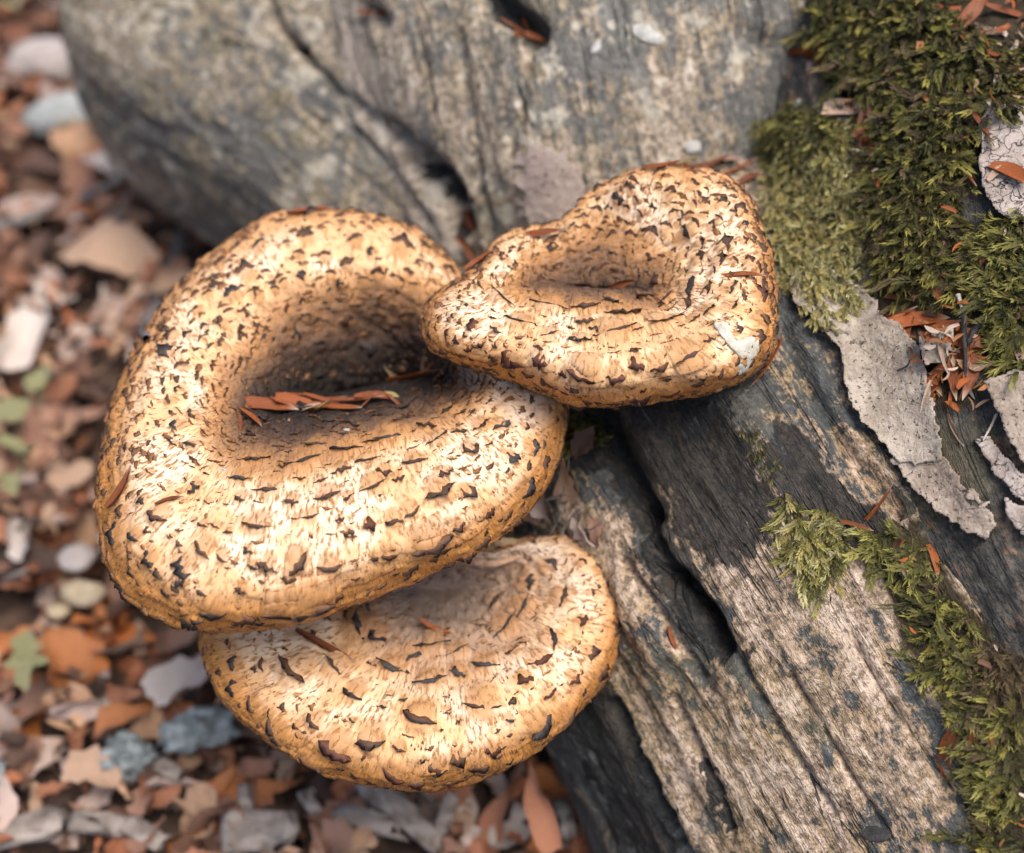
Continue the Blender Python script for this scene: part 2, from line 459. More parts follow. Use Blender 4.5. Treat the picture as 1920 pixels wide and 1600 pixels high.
M['flesh'] = plain('white_flesh', (0.40, 0.37, 0.29), (0.58, 0.55, 0.47), 160, 0.6, 0.001, 0.4)
M['crust'] = plain('white_crust', (0.38, 0.37, 0.34), (0.56, 0.55, 0.51), 300)
M['stem'] = plain('mushroom_stem', (0.10, 0.06, 0.035), (0.36, 0.24, 0.13), 90)
M['seedling'] = plain('seedling_leaf', (0.22, 0.22, 0.10), (0.36, 0.34, 0.19), 60, 0.6)

# ------------------------------------------------------------------ ground
GZ = -0.25
def make_ground():
    a = np.concatenate([-np.geomspace(60, 1.2, 22), np.linspace(-1.1, 1.1, 180), np.geomspace(1.2, 60, 22)])
    X, Y = np.meshgrid(a, a + 0.2, indexing='ij')
    p = np.stack([X, Y, 0 * X], -1)
    fall = 1.0 / (1 + (np.hypot(X, Y) / 3) ** 2)
    Z = GZ - 0.012 + fall * 0.03 * fbm(p * 6, 4) + 0.5 * (1 - fall) * fbm(p * 0.15, 3)
    me = mesh_from('ground', np.stack([X, Y, Z], -1).reshape(-1, 3), grid_faces(len(a), len(a)))
    return link('ground', me, M['soil'], kind='structure', label='dark woodland soil under the leaf litter')
ground = make_ground()

# ------------------------------------------------------------------ the stump: roots and trunk lobes
SOIL_POLYS = [
    [(1510, -40), (1930, -40), (1930, 230), (1840, 240), (1790, 420), (1740, 540), (1640, 520), (1620, 330), (1600, 220), (1545, 150)],
    [(1840, 420), (1930, 400), (1930, 700), (1860, 690), (1800, 600), (1650, 580), (1640, 530), (1760, 520)],
    [(1700, 620), (1830, 600), (1850, 700), (1780, 770), (1730, 740)],
    [(1640, 1000), (1720, 990), (1800, 1120), (1900, 1250), (1930, 1300), (1930, 1640), (1850, 1640), (1790, 1330), (1690, 1200)],
]
GROOVES = [  # polyline, half width px, depth m
    ([(1110, 780), (1160, 880), (1200, 960)], 36, 0.014),
    ([(1200, 960), (1260, 1080)], 12, 0.007),
    ([(1262, 1085), (1325, 1160), (1348, 1212)], 22, 0.013),
    ([(1290, 1110), (1335, 1180)], 16, 0.006),
    ([(1265, 1310), (1300, 1390), (1325, 1440)], 8, 0.005),
    ([(1320, 1430), (1345, 1480), (1375, 1580)], 7, 0.004),
    ([(1180, 1060), (1290, 1230), (1330, 1290)], 10, 0.006),
    ([(1470, 620), (1510, 720), (1590, 850), (1690, 960)], 18, 0.007),
    ([(1590, 1180), (1650, 1290), (1740, 1420), (1850, 1560)], 6, 0.0035),
    ([(1480, 1260), (1560, 1400), (1660, 1560)], 7, 0.004),
    ([(1380, 1230), (1480, 1400), (1560, 1520)], 7, 0.004),
    ([(1150, 1320), (1220, 1480), (1290, 1610)], 12, 0.006),
    ([(495, -20), (530, 60), (590, 125), (660, 190), (720, 240), (785, 310)], 9, 0.006),
    ([(610, 150), (660, 240), (740, 330), (800, 420)], 7, 0.004),
    ([(1000, 80), (980, 180), (960, 300)], 8, 0.004),
    ([(860, 60), (880, 200), (900, 330), (920, 430)], 7, 0.004),
    ([(540, 70), (568, 92)], 11, 0.010),
    ([(718, 238), (752, 256)], 14, 0.014),
    ([(775, 295), (825, 345), (855, 430)], 24, 0.022),
    ([(925, 0), (1000, 60)], 28, 0.013),
    ([(690, 15), (715, 40)], 15, 0.009),
    ([(1400, 60), (1530, 100), (1600, 190)], 10, 0.008),
]
ROT_SHADE = [([(1100, 770), (1170, 900), (1250, 1050), (1345, 1205)], 46), ([(1325, 1440), (1350, 1540)], 16), ([(1130, 790), (1300, 840), (1370, 960)], 120), ([(1480, 850), (1560, 960), (1640, 1010)], 60), ([(1100, 1330), (1180, 1480), (1230, 1600)], 60),  # rot stains, with shade painted in under the upper cap and in grooves
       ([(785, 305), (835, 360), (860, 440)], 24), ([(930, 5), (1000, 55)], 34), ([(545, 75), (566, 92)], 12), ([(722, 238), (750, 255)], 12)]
BUMPS = [([(1385, 760), (1400, 800), (1440, 860)], 60, 0.010), ([(1175, 1090), (1240, 1220)], 34, 0.008), ([(1020, 330), (1040, 420)], 60, 0.004),
         ([(1480, 640), (1540, 760), (1640, 900), (1700, 960)], 40, 0.006)]
tubes = []
def tube(name, ctrl, mat, parent, seed, nu=330, nv=360, amp=1.0, round_start=False, face=None):
    c = spline([(*P(a, b, d), r) for a, b, d, r in ctrl], nu, even=False)
    cen, rad = c[:, :3], c[:, 3]
    tan = np.gradient(cen, axis=0); tan /= np.linalg.norm(tan, axis=1)[:, None]
    seg = np.concatenate([[0], np.cumsum(np.linalg.norm(np.diff(cen, axis=0), axis=1))])
    if round_start:      # blunt rounded end
        L = seg / round_start
        rad = rad * np.sqrt(np.clip(1 - np.clip(1 - L, 0, 1) ** 2.4, 0.0004, 1))
    E = (seg[-1] - seg) / 0.06
    rad = rad * np.sqrt(np.clip(1 - np.clip(1 - E, 0, 1) ** 2.4, 0.0004, 1))
    if not round_start: rad = rad * np.sqrt(np.clip(1 - np.clip(1 - seg / 0.06, 0, 1) ** 2.4, 0.0004, 1))
    view = CAM - cen
    view -= np.sum(view * tan, 1)[:, None] * tan
    view /= np.linalg.norm(view, axis=1)[:, None]
    side = np.cross(tan, view)
    q = np.linspace(-1, 1, nv, endpoint=False)
    th = math.pi * (0.62 * q + 0.38 * q ** 3)        # denser on the side one sees
    dirn = np.cos(th)[None, :, None] * view[:, None] + np.sin(th)[None, :, None] * side[:, None]
    U = np.broadcast_to(seg[:, None], (nu, nv)); A = th[None] * rad.max()
    A = np.broadcast_to(A, (nu, nv))
    base = cen[:, None] + dirn * rad[:, None, None]
    g = np.stack([U, 0 * A, 0 * A], -1)
    circ = np.stack([np.cos(th), np.sin(th)], -1)[None] * rad.max()
    gp = np.concatenate([np.broadcast_to(U[..., None], (nu, nv, 1)), np.broadcast_to(circ, (nu, nv, 2))], -1) + seed * 3.1
    d = 0.016 * fbm(gp * np.array([5, 10, 10]), 3)
    rid = 1 - 2 * np.abs(fbm(gp * np.array([7, 42, 42]) + 0.6 * noise3(gp * 14)[..., None], 4, 0.55))
    d += 0.0032 * (rid - 0.5)
    d += 0.0011 * (1 - 2 * np.abs(fbm(gp * np.array([22, 190, 190]), 3, 0.6)))
    d += 0.0022 * fbm(gp * 95, 4, 0.6)
    d *= amp
    V = base + dirn * d[..., None]
    px, py, _ = project(V)
    facing = np.cos(th)[None] > -0.15
    jit = 16 * fbm(np.stack([px / 60, py / 60, 0 * px + seed], -1), 3) + 13 * fbm(np.stack([px / 17, py / 26, 0 * px + seed + 4], -1), 3, 0.6)
    dd = np.zeros((nu, nv))
    for pts, wd, dep in GROOVES:
        D_, al = line_dist(px + jit, py + jit, pts)
        dd -= dep * np.exp(-(D_ / wd) ** 2 * 1.3) * (0.75 + 0.9 * rid.clip(-0.3, 1))
    for pts, wd, dep in BUMPS:
        D_, al = line_dist(px + jit, py - jit, pts)
        dd += dep * np.exp(-(D_ / wd) ** 2)
    V = V + dirn * (dd * facing)[..., None]
    soil = np.zeros((nu, nv))
    for pl in SOIL_POLYS:
        soil = np.maximum(soil, smooth(-35, 30, poly_dist(px + jit * 1.5, py + jit * 1.5, pl)))
    rot = np.zeros((nu, nv))  # rot stain plus the shade painted below the upper cap
    for pts, wd in ROT_SHADE:
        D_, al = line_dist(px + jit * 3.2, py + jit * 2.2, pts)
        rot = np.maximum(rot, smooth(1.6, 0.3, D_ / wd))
    V = V.reshape(-1, 3)
    F = grid_faces(nu, nv, True)
    tri_ends = []
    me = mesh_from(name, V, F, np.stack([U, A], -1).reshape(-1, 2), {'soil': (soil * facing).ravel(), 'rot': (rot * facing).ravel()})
    tubes.append((V, F))
    return link(name, me, mat, parent)

stump = thing('tree_stump', 'weathered grey and tan tree stump with spreading roots that carries the mushrooms', 'tree stump', P(1300, 900, 0.8))
STUMP_INV = Matrix.Translation(-Vector(stump.location))
def keep(o):
    o.matrix_parent_inverse = Matrix.Translation(-Vector(o.parent.location)); return o
keep(tube('root', [(330, -45, 1.02, 0.138), (520, 85, 0.965, 0.134), (700, 215, 0.92, 0.126), (900, 380, 0.88, 0.116), (1120, 560, 0.87, 0.11)], M['root_far'], stump, 1.0, 280, 300, 1.0, 0.11))
keep(tube('trunk', [(1020, -520, 0.99, 0.20), (1120, -150, 0.92, 0.192), (1200, 200, 0.865, 0.185), (1250, 560, 0.88, 0.15), (1280, 800, 0.88, 0.12)], M['trunk_top'], stump, 2.0, 300, 340, 1.0))
keep(tube('root', [(1040, 300, 0.91, 0.11), (1220, 560, 0.87, 0.135), (1420, 860, 0.775, 0.166), (1620, 1180, 0.735, 0.170), (1900, 1640, 0.71, 0.172), (2150, 2050, 0.69, 0.18)], M['root_near'], stump, 3.0, 400, 420, 1.0))
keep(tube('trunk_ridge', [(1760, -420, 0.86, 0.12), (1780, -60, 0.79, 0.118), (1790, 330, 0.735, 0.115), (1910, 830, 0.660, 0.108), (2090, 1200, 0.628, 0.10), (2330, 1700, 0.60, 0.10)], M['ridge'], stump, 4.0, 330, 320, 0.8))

def bvh_of(lst):
    V = []; F = []; o = 0
    for v, f in lst:
        V.append(v); F.append(np.asarray(f) + o); o += len(v)
    return BVHTree.FromPolygons(np.concatenate(V).tolist(), np.concatenate(F).tolist())
wood_bvh = bvh_of(tubes)
def cast(bvh, px, py):
    d = FW + (px - 960) * K * RT + (800 - py) * K * UP
    h = bvh.ray_cast(Vector(CAM), Vector(d).normalized())
    return h[0], h[1]

# ------------------------------------------------------------------ mushrooms
NA = 512
TK = np.array([0, .2, .4, .6, .8, 1.0])
def pchip_rows(knots, vals, x):
    """Catmull-Rom interpolation along uniform knots (vals: n_dir x n_knots)"""
    n = vals.shape[1]
    ext = np.concatenate([2 * vals[:, :1] - vals[:, 1:2], vals, 2 * vals[:, -1:] - vals[:, -2:-1]], 1)
    t = np.clip(x, 0, 1) * (n - 1); i = np.minimum(np.floor(t).astype(int), n - 2); f = t - i
    a, b, c, d = ext[:, i], ext[:, i + 1], ext[:, i + 2], ext[:, i + 3]
    return 0.5 * (2 * b + (c - a) * f + (2 * a - 5 * b + 4 * c - d) * f ** 2 + (3 * b - a - 3 * c + d) * f ** 3)

def scale_mesh(kind, seed):
    r = random.Random(seed)
    nx = 9 if kind != 'chip' else 7
    xs = np.linspace(-0.5, 0.5, nx)
    env = np.clip(1 - (2 * np.abs(xs)) ** 1.7, 0, 1) ** 0.95
    if kind == 'lens':
        y0 = -0.22 * env + np.array([r.uniform(-.07, .07) for _ in xs]) * env
        y1 = 0.18 * env + np.array([r.uniform(-.06, .09) for _ in xs]) * env
        bow = -0.35 * xs ** 2 * r.uniform(0.2, 1.2)
    elif kind == 'tooth':
        k_ = r.choice((1, 2, 3)); ph = r.uniform(0, 6)
        y0 = -0.30 * env + np.array([r.uniform(-.2, .2) for _ in xs]) * env
        y1 = (0.06 + 0.34 * np.abs(np.sin(xs * math.pi * k_ + ph))) * env + np.array([r.uniform(-.05, .07) for _ in xs]) * env
        bow = 0.25 * xs ** 2 * r.uniform(-1, 1)
    else:
        y0 = -0.42 * env + np.array([r.uniform(-.2, .25) for _ in xs]) * env
        y1 = 0.42 * env + np.array([r.uniform(-.32, .2) for _ in xs]) * env
        bow = 0 * xs
    tilt = r.uniform(-.25, .25) * xs
    lift = r.uniform(0.12, 0.30); warp = r.uniform(-.10, .14)
    V = []; UVs = []
    for lay in (0, 1):
        for j, vv in enumerate((0.0, 0.5, 1.0)):
            if lay == 1 and j != 1: continue
            for i, x in enumerate(xs):
                y = y0[i] + (y1[i] - y0[i]) * vv + bow[i] + tilt[i]
                z = (-0.05, 0.035, lift * (0.55 + 0.6 * r.random()))[j] * (0.25 + 0.75 * env[i]) + warp * x * vv + r.uniform(-.035, .035) * env[i]
                if j == 1: z += 0.05 * env[i] if lay == 0 else -0.05 * env[i]
                V.append((x, y, z)); UVs.append((x + .5, vv))
    F = []
    rows_top = (0, 1, 2); 
    idx = lambda lay, j, i: (j if lay == 0 else (0, 3, 2)[j]) * nx + i
    for lay in (0, 1):
        for j in (0, 1):
            for i in range(nx - 1):
                q = [idx(lay, j, i), idx(lay, j, i + 1), idx(lay, j + 1, i + 1), idx(lay, j + 1, i)]
                F.append(q if lay == 0 else q[::-1])
    return mesh_from('scale_' + kind, V, np.array(F), UVs, smooth_=False)
SCALES = {k_: [scale_mesh(k_, 100 * i + n) for n in range(12)] for i, k_ in enumerate(('lens', 'tooth', 'chip'))}
for k_ in SCALES:
    for me in SCALES[k_]: me.materials.append(M['scale_brown'])

caps_geo = []
class Cap:
    def __init__(s, name, label, outline, pit, zdir, tb, mat, seed, hang, grey=None, floor=0.0):
        """outline: photo pixels of the rim; pit: (cx, cy, rx, ry, angle); zdir: {compass angle deg: heights cm at TK}; tb: {angle: share of t that is funnel-brown}"""
        O = spline(outline, NA, True)
        pc = np.array(pit[:2])
        phi = np.arctan2(O[:, 1] - pc[1], O[:, 0] - pc[0])          # px, y down
        ca, sa = math.cos(R(pit[4])), math.sin(R(pit[4]))
        lx = pit[2] * np.cos(phi - R(pit[4])); ly = pit[3] * np.sin(phi - R(pit[4]))
        pit_px = pc + np.stack([lx * ca - ly * sa, lx * sa + ly * ca], -1)
        def around(dct):
            ks = sorted(dct); ang = np.array([R(k_) for k_ in ks]); v = np.array([dct[k_] for k_ in ks], float)
            if v.ndim == 1: v = v[:, None]
            ang3 = np.concatenate([ang - 2 * math.pi, ang, ang + 2 * math.pi]); v3 = np.concatenate([v, v, v])
            out = []
            for c in range(v.shape[1]):
                y = np.interp(np.linspace(-math.pi, math.pi, 721), ang3, v3[:, c])
                kern = np.hanning(61); kern /= kern.sum()
                y = np.convolve(np.concatenate([y[-61:-1], y, y[1:61]]), kern, 'same')[60:-60]
                out.append(np.interp(phi, np.linspace(-math.pi, math.pi, 721), y))
            return np.stack(out, -1)
        Z = around(zdir) * 0.01
        TB = around(tb)[:, 0]
        nt_ = 120
        T = np.linspace(0, 1, nt_)
        S = np.sin(T * math.pi / 2)
        zt = pchip_rows(TK, Z, T)                                    # NA x nt
        pxy = pit_px[:, None] + (O - pit_px)[:, None] * S[None, :, None]
        # a living outline: slow wobble of the rim height
        th_ = np.stack([np.cos(phi) * 2.2, np.sin(phi) * 2.2, 0 * phi + seed], -1)
        zt = zt + (0.004 * fbm(th_, 3))[:, None] * S[None] ** 2
        V = PZ(pxy[..., 0], pxy[..., 1], zt).transpose(1, 0, 2)      # nt x NA x 3
        # underside: tucks in below the rim, back to the stem
        stem_px = np.array(hang[:2]); zs = hang[2] * 0.01
        nu_ = 36
        q = np.linspace(0, 1, nu_ + 1)[1:]
        base = V[-1]
        dn = V[-1] - V[-2]
        stem_pt = PZ(*stem_px, zs)
        und = []
        du_ = np.roll(V, -1, 1) - np.roll(V, 1, 1); VN = np.cross(du_, np.gradient(V, axis=0)); VN /= np.maximum(np.linalg.norm(VN, axis=-1, keepdims=True), 1e-12)
        if VN[60, :, 2].mean() < 0: VN = -VN
        for a in q:
            t_ = (1 - 0.97 * a) * (nt_ - 1); k0 = min(int(t_), nt_ - 2); f_ = t_ - k0
            p = V[k0] * (1 - f_) + V[k0 + 1] * f_
            nn_ = VN[k0] * (1 - f_) + VN[k0 + 1] * f_
            p = p - nn_ * (0.003 + 0.013 * a) * min(1, a * 5)
            und.append(p)
        und = np.stack(und)
        # funnel floor
        cen = V[0].mean(0); cen = PZ(pc[0], pc[1], V[0][:, 2].min() - 0.004)
        flo = np.stack([cen + (V[0] - cen) * a for a in np.linspace(0.02, 0.95, 14)])
        allV = np.concatenate([flo, V, und])
        n_r = len(allV)
        tt = np.concatenate([np.zeros(14), T, 1 + 0.6 * q])
        # natural unevenness along the surface normal
        def normals(W):
            du = np.roll(W, -1, 1) - np.roll(W, 1, 1); dv = np.gradient(W, axis=0)
            n = np.cross(du, dv); n /= np.maximum(np.linalg.norm(n, axis=-1, keepdims=True), 1e-12)
            return n
        N = normals(allV)
        if N[14 + 60, :, 2].mean() < 0: N = -N; s.flip = True
        else: s.flip = False
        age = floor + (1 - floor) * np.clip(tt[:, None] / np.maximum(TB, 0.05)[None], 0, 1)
        d = 0.0028 * fbm(allV * 26 + seed, 3) + 0.0011 * fbm(allV * 80 + seed, 3)
        d += (0.0018 * (1 - age) + 0.00025) * fbm(allV * 260 + seed, 3, 0.6)
        d += 0.0026 * smooth(0.95, 0.4, age) * (0.4 - np.abs(fbm(allV * 95 + seed + 3, 3, 0.6)))
        arc = np.concatenate([[0], np.cumsum(np.linalg.norm(np.diff(V[80], axis=0), axis=1))])
        rl = np.concatenate([[0], np.cumsum(np.linalg.norm(np.diff(allV, axis=0), axis=2).mean(1))])
        UVa = np.broadcast_to(arc[None], (n_r, NA)); UVr = np.broadcast_to(rl[:, None], (n_r, NA))
        # low scalloped ledges following the rim
        led = noise3(np.stack([UVa * 75, UVr * 160, 0 * UVa + seed], -1))
        d += 0.0007 * smooth(0.05, 0.35, led) * (tt[:, None] < 1.05)
        allV = allV + N * (d * np.minimum(1, np.linspace(0, 1, n_r) * 12)[:, None])[..., None]
        N = normals(allV) * (-1 if s.flip else 1)
        s.V, s.N, s.T, s.phi = allV, N, tt, phi
        s.px, s.py, s.dep = project(allV)
        s.age = age
        edge = smooth(0.36, 0.95, tt)[:, None] * (0.55 + 0.45 * smooth(-0.6, 0.5, np.sin(phi)))[None]
        # only rims that roll over towards the viewer show ochre
        under = np.broadcast_to(smooth(1.15, 1.32, tt)[:, None], (n_r, NA))
        gr = np.zeros((n_r, NA))
        for gx, gy, gr_ in (grey or []):
            gr = np.maximum(gr, smooth(1.0, 0.35, np.hypot(s.px - gx, s.py - gy) / gr_))
        F = grid_faces(n_r, NA, True)
        if s.flip: F = F[:, ::-1]
        Vf = allV.reshape(-1, 3)
        me = mesh_from(name + '_cap', Vf, F, np.stack([UVa, UVr], -1).reshape(-1, 2),
                       {'age': np.broadcast_to(age, (n_r, NA)).ravel(), 'edge': edge.ravel(), 'under': under.ravel(), 'grey': gr.ravel(), 'halo': np.zeros(n_r * NA)})
        s.root = thing(name, label, 'mushroom', stem_pt)
        s.cap = link('cap', me, mat, s.root); keep(s.cap)
        caps_geo.append((Vf, F))
        s.bvh = bvh_of([(Vf, F)])
        s.stem_pt = cen + np.array((0, 0, -0.022))
        s.rl = np.concatenate([np.zeros((1, NA)), np.cumsum(np.linalg.norm(np.diff(allV, axis=0), axis=2), axis=0)])
        s.wob = 0.9 * fbm(np.stack([np.cos(phi) * 3, np.sin(phi) * 3, 0 * phi + seed + 8], -1), 2)
        s.taken = []; s.marks = []; s.me = me
        s.count = 0
        s.hanger(hang)
    def hanger(s, hang):
        """short thick stem from the underside into the wood"""
        a = s.stem_pt + np.array((0, 0, 0.012)); b = P(*hang[3:6])
        n = 18; m_ = 28
        V = []
        for i in range(n):
            f = i / (n - 1); c = a + (b - a) * f + np.array((0, 0, -0.02 * math.sin(f * math.pi)))
            r_ = 0.030 - 0.008 * math.sin(f * math.pi) + 0.002 * math.sin(f * 19)
            t = (b - a) / np.linalg.norm(b - a); sx = np.cross(t, (0, 0, 1)); sx /= np.linalg.norm(sx); sy = np.cross(sx, t)
            for k_ in range(m_):
                A = 2 * math.pi * k_ / m_
                V.append(c + (sx * math.cos(A) + sy * math.sin(A)) * r_ * (1 + 0.06 * math.sin(3 * A + 4 * f)))
        keep(link('stem', mesh_from('stem', V, grid_faces(n, m_, True)), M['stem'], s.root))
    def find(s, px, py):
        q = (s.px - px) ** 2 + (s.py - py) ** 2
        q = np.where((s.T[:, None] > 1.02), 1e9, q)
        q = np.where(np.sum(s.N * (CAM - s.V), -1) < 0, q + 400, q)
        return np.unravel_index(np.argmin(q), q.shape)
    def frame(s, i, j):
        p = s.V[i, j]; n = s.N[i, j]
        i0, i1 = max(i - 3, 0), min(i + 3, len(s.T) - 1)
        rad = s.V[i1, j] - s.V[i0, j]; rad -= n * (rad @ n)
        if np.linalg.norm(rad) < 1e-9: rad = np.array((0, -1.0, 0)); rad -= n * (rad @ n)
        rad /= np.linalg.norm(rad)
        return p, np.cross(rad, n), rad, n
    def scale(s, i, j, w_, kind, mat, rot=0.0, tall=1.0, sink=0.0):
        p, tx, rd, n = s.frame(i, j)
        p = p + n * 0.10 * w_; s.marks.append((i, j, w_))
        c, sn = math.cos(rot), math.sin(rot)
        x = tx * c + rd * sn; y = -tx * sn + rd * c
        me = random.choice(SCALES[kind])
        o = link('scale', me, M['scale_' + mat], s.cap)
        h = w_ * tall
        mtx = Matrix(((x[0] * w_, y[0] * h, n[0] * min(w_, h), p[0]), (x[1] * w_, y[1] * h, n[1] * min(w_, h), p[1]), (x[2] * w_, y[2] * h, n[2] * min(w_, h), p[2]), (0, 0, 0, 1)))
        o.matrix_basis = mtx
        s.taken.append((s.px[i, j], s.py[i, j], w_))
        s.count += 1
        return o
    def hand(s, lst):
        mats = {'b': 'brown', 'r': 'red', 'd': 'dark', 'g': 'grey'}
        for e in lst:
            px, py, w_ = e[:3]; code = e[3] if len(e) > 3 else 'b'; rot = R(e[4]) if len(e) > 4 else R(random.uniform(-14, 14))
            i, j = s.find(px, py)
            d = s.dep[i, j]
            wm = w_ * K * d * 1.25
            kind = 'lens' if w_ >= 42 or 'l' in code else random.choice(('tooth', 'tooth', 'chip', 'lens'))
            tall = {'lens': random.uniform(0.75, 1.15), 'tooth': random.uniform(0.9, 1.25), 'chip': random.uniform(0.9, 1.3)}[kind]
            if w_ > 90: tall = 0.42
            elif w_ > 58: tall = 0.62
            s.scale(i, j, wm, kind, mats[code[0]], rot, tall)
    def fill(s, total, size, spacing, weight, mats):
        """random scales, blue-noise spaced"""
        tries = 0
        vis = np.sum(s.N * (CAM - s.V), -1) > 0
        ii, jj = np.where((s.T[:, None] > 0.03) & (s.T[:, None] <= 1.04) & (vis | True))
        px = s.px[ii, jj]; py = s.py[ii, jj]
        # area weight so that spots fall evenly over the skin
        du = np.linalg.norm(np.roll(s.V, -1, 1) - s.V, axis=-1); dv = np.linalg.norm(np.gradient(s.V, axis=0), axis=-1)
        ar = (du * dv)[ii, jj]
        wt = ar * weight(px, py, s.T[ii], s.age[ii, jj])
        cdf = np.cumsum(wt); cdf /= cdf[-1]
        while s.count < total and tries < 14000:
            tries += 1
            k_ = int(np.searchsorted(cdf, random.random()))
            i, j = ii[k_], jj[k_]
            i = s.row(i, j, 0.0052); x, y = s.px[i, j], s.py[i, j]
            w_ = size(x, y, s.T[i], s.age[i, j])
            wp = w_ / K / s.dep[i, j]
            sp = spacing * (0.55 + 0.45 * random.random())
            if any(abs(x - a) < 60 and abs(y - b) < 60 and math.hypot(x - a, y - b) < sp * 0.5 * (wp + c / K / s.dep[i, j]) for a, b, c in s.taken): continue
            kind = random.choices(('lens', 'tooth', 'chip'), (0.62, 0.30, 0.08))[0]
            s.scale(i, j, w_, kind, random.choices(list(mats), list(mats.values()))[0], R(random.gauss(0, 20)), random.uniform(0.75, 1.3))
    def row(s, i, j, gap):
        """nearest of the rough rings the scales sit in"""
        q = s.rl[i, j] / gap + s.wob[j]
        r_ = (math.floor(q + 0.5) - s.wob[j] + random.gauss(0, 0.13)) * gap
        return int(np.clip(np.searchsorted(s.rl[:, j], r_), 14, int(np.searchsorted(s.T, 1.04))))
    def finish(s):
        """skin swells up to the lip of each scale and is stained rusty round it"""
        n_r = len(s.T); halo = np.zeros((n_r, NA)); led = np.zeros((n_r, NA))
        for i, j, w_ in s.marks:
            i0, i1 = max(i - 16, 0), min(i + 12, n_r); jj = np.arange(j - 14, j + 15) % NA
            p, tx, rd, n = s.frame(i, j)
            q = s.V[i0:i1][:, jj] - s.V[i, j]
            x = (q @ tx) / w_; y = (q @ rd) / w_
            g = np.exp(-(x / 0.55) ** 2)
            sub = np.ix_(np.arange(i0, i1), jj)
            halo[sub] = np.maximum(halo[sub], g * np.exp(-((y + 0.15) / 0.75) ** 2))
            led[sub] = np.maximum(led[sub], 0.16 * w_ * g * smooth(-1.3, -0.1, y) * smooth(0.42, 0.18, y))
        W = s.V + s.N * led[..., None]
        s.me.vertices.foreach_set('co', W.astype(np.float32).ravel())
        s.me.attributes['halo'].data.foreach_set('value', halo.astype(np.float32).ravel())
        s.me.update()
    def flecks(s, n, weight):
        """thousands of tiny raised flecks drawn out along the fibres"""
        ii, jj = np.where((s.T[:, None] > 0.05) & (s.T[:, None] <= 1.06) & (np.ones(NA, bool)[None]))
        du = np.linalg.norm(np.roll(s.V, -1, 1) - s.V, axis=-1); dv = np.linalg.norm(np.gradient(s.V, axis=0), axis=-1)
        clump = smooth(-0.25, 0.35, fbm(s.V[ii, jj] * 70, 3))
        wt = (du * dv)[ii, jj] * weight(s.px[ii, jj], s.py[ii, jj], s.T[ii], s.age[ii, jj]) * (0.08 + clump)
        cdf = np.cumsum(wt); cdf /= cdf[-1]
        ks = np.searchsorted(cdf, rng.random(n))
        pal = np.array([(0.24, 0.10, 0.035), (0.15, 0.062, 0.026), (0.34, 0.16, 0.06), (0.07, 0.038, 0.022), (0.46, 0.27, 0.12)])
        i, j = ii[ks], jj[ks]
        p, nn = s.V[i, j], s.N[i, j]
        rd = s.V[np.minimum(i + 3, len(s.T) - 1), j] - s.V[np.maximum(i - 3, 0), j]
        rd = rd - nn * np.sum(rd * nn, 1)[:, None]; rd /= np.maximum(np.linalg.norm(rd, axis=1), 1e-9)[:, None]
        tx = np.cross(rd, nn)
        L = rng.uniform(0.0010, 0.0028, n); W = rng.uniform(0.0004, 0.0011, n)
        sw = (s.age[i, j] < 0.7) & (rng.random(n) < 0.65)
        L, W = np.where(sw, W * 1.2, L)[:, None], np.where(sw, L * 1.1, W)[:, None]
        p = p + tx * rng.normal(0, 0.0004, (n, 1)) + rd * rng.normal(0, 0.0005, (n, 1))
        up_ = rng.uniform(0.0002, 0.0007, (n, 1))
        V = np.stack([p - rd * L * .6, p - tx * W * .5 + rd * L * .1, p + tx * W * .5 + rd * L * rng.uniform(-.1, .2, (n, 1)), p + rd * L * .4 + nn * up_, p + nn * up_ * 0.8], 1).reshape(-1, 3)
        F = (np.array([(0, 1, 4), (0, 4, 2), (1, 3, 4), (4, 3, 2)])[None] + 5 * np.arange(n)[:, None, None]).reshape(-1, 3)
        c = pal[rng.choice(5, n, p=np.array((4, 3, 3, 1.5, 2)) / 13.5)]
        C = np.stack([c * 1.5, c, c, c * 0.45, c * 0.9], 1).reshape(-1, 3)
        o = link('fleck_layer', mesh_from('fleck_layer', V, np.array(F), None, {'tint': np.minimum(np.array(C), 0.8)}, False), M['fleck'], s.cap, kind='stuff')

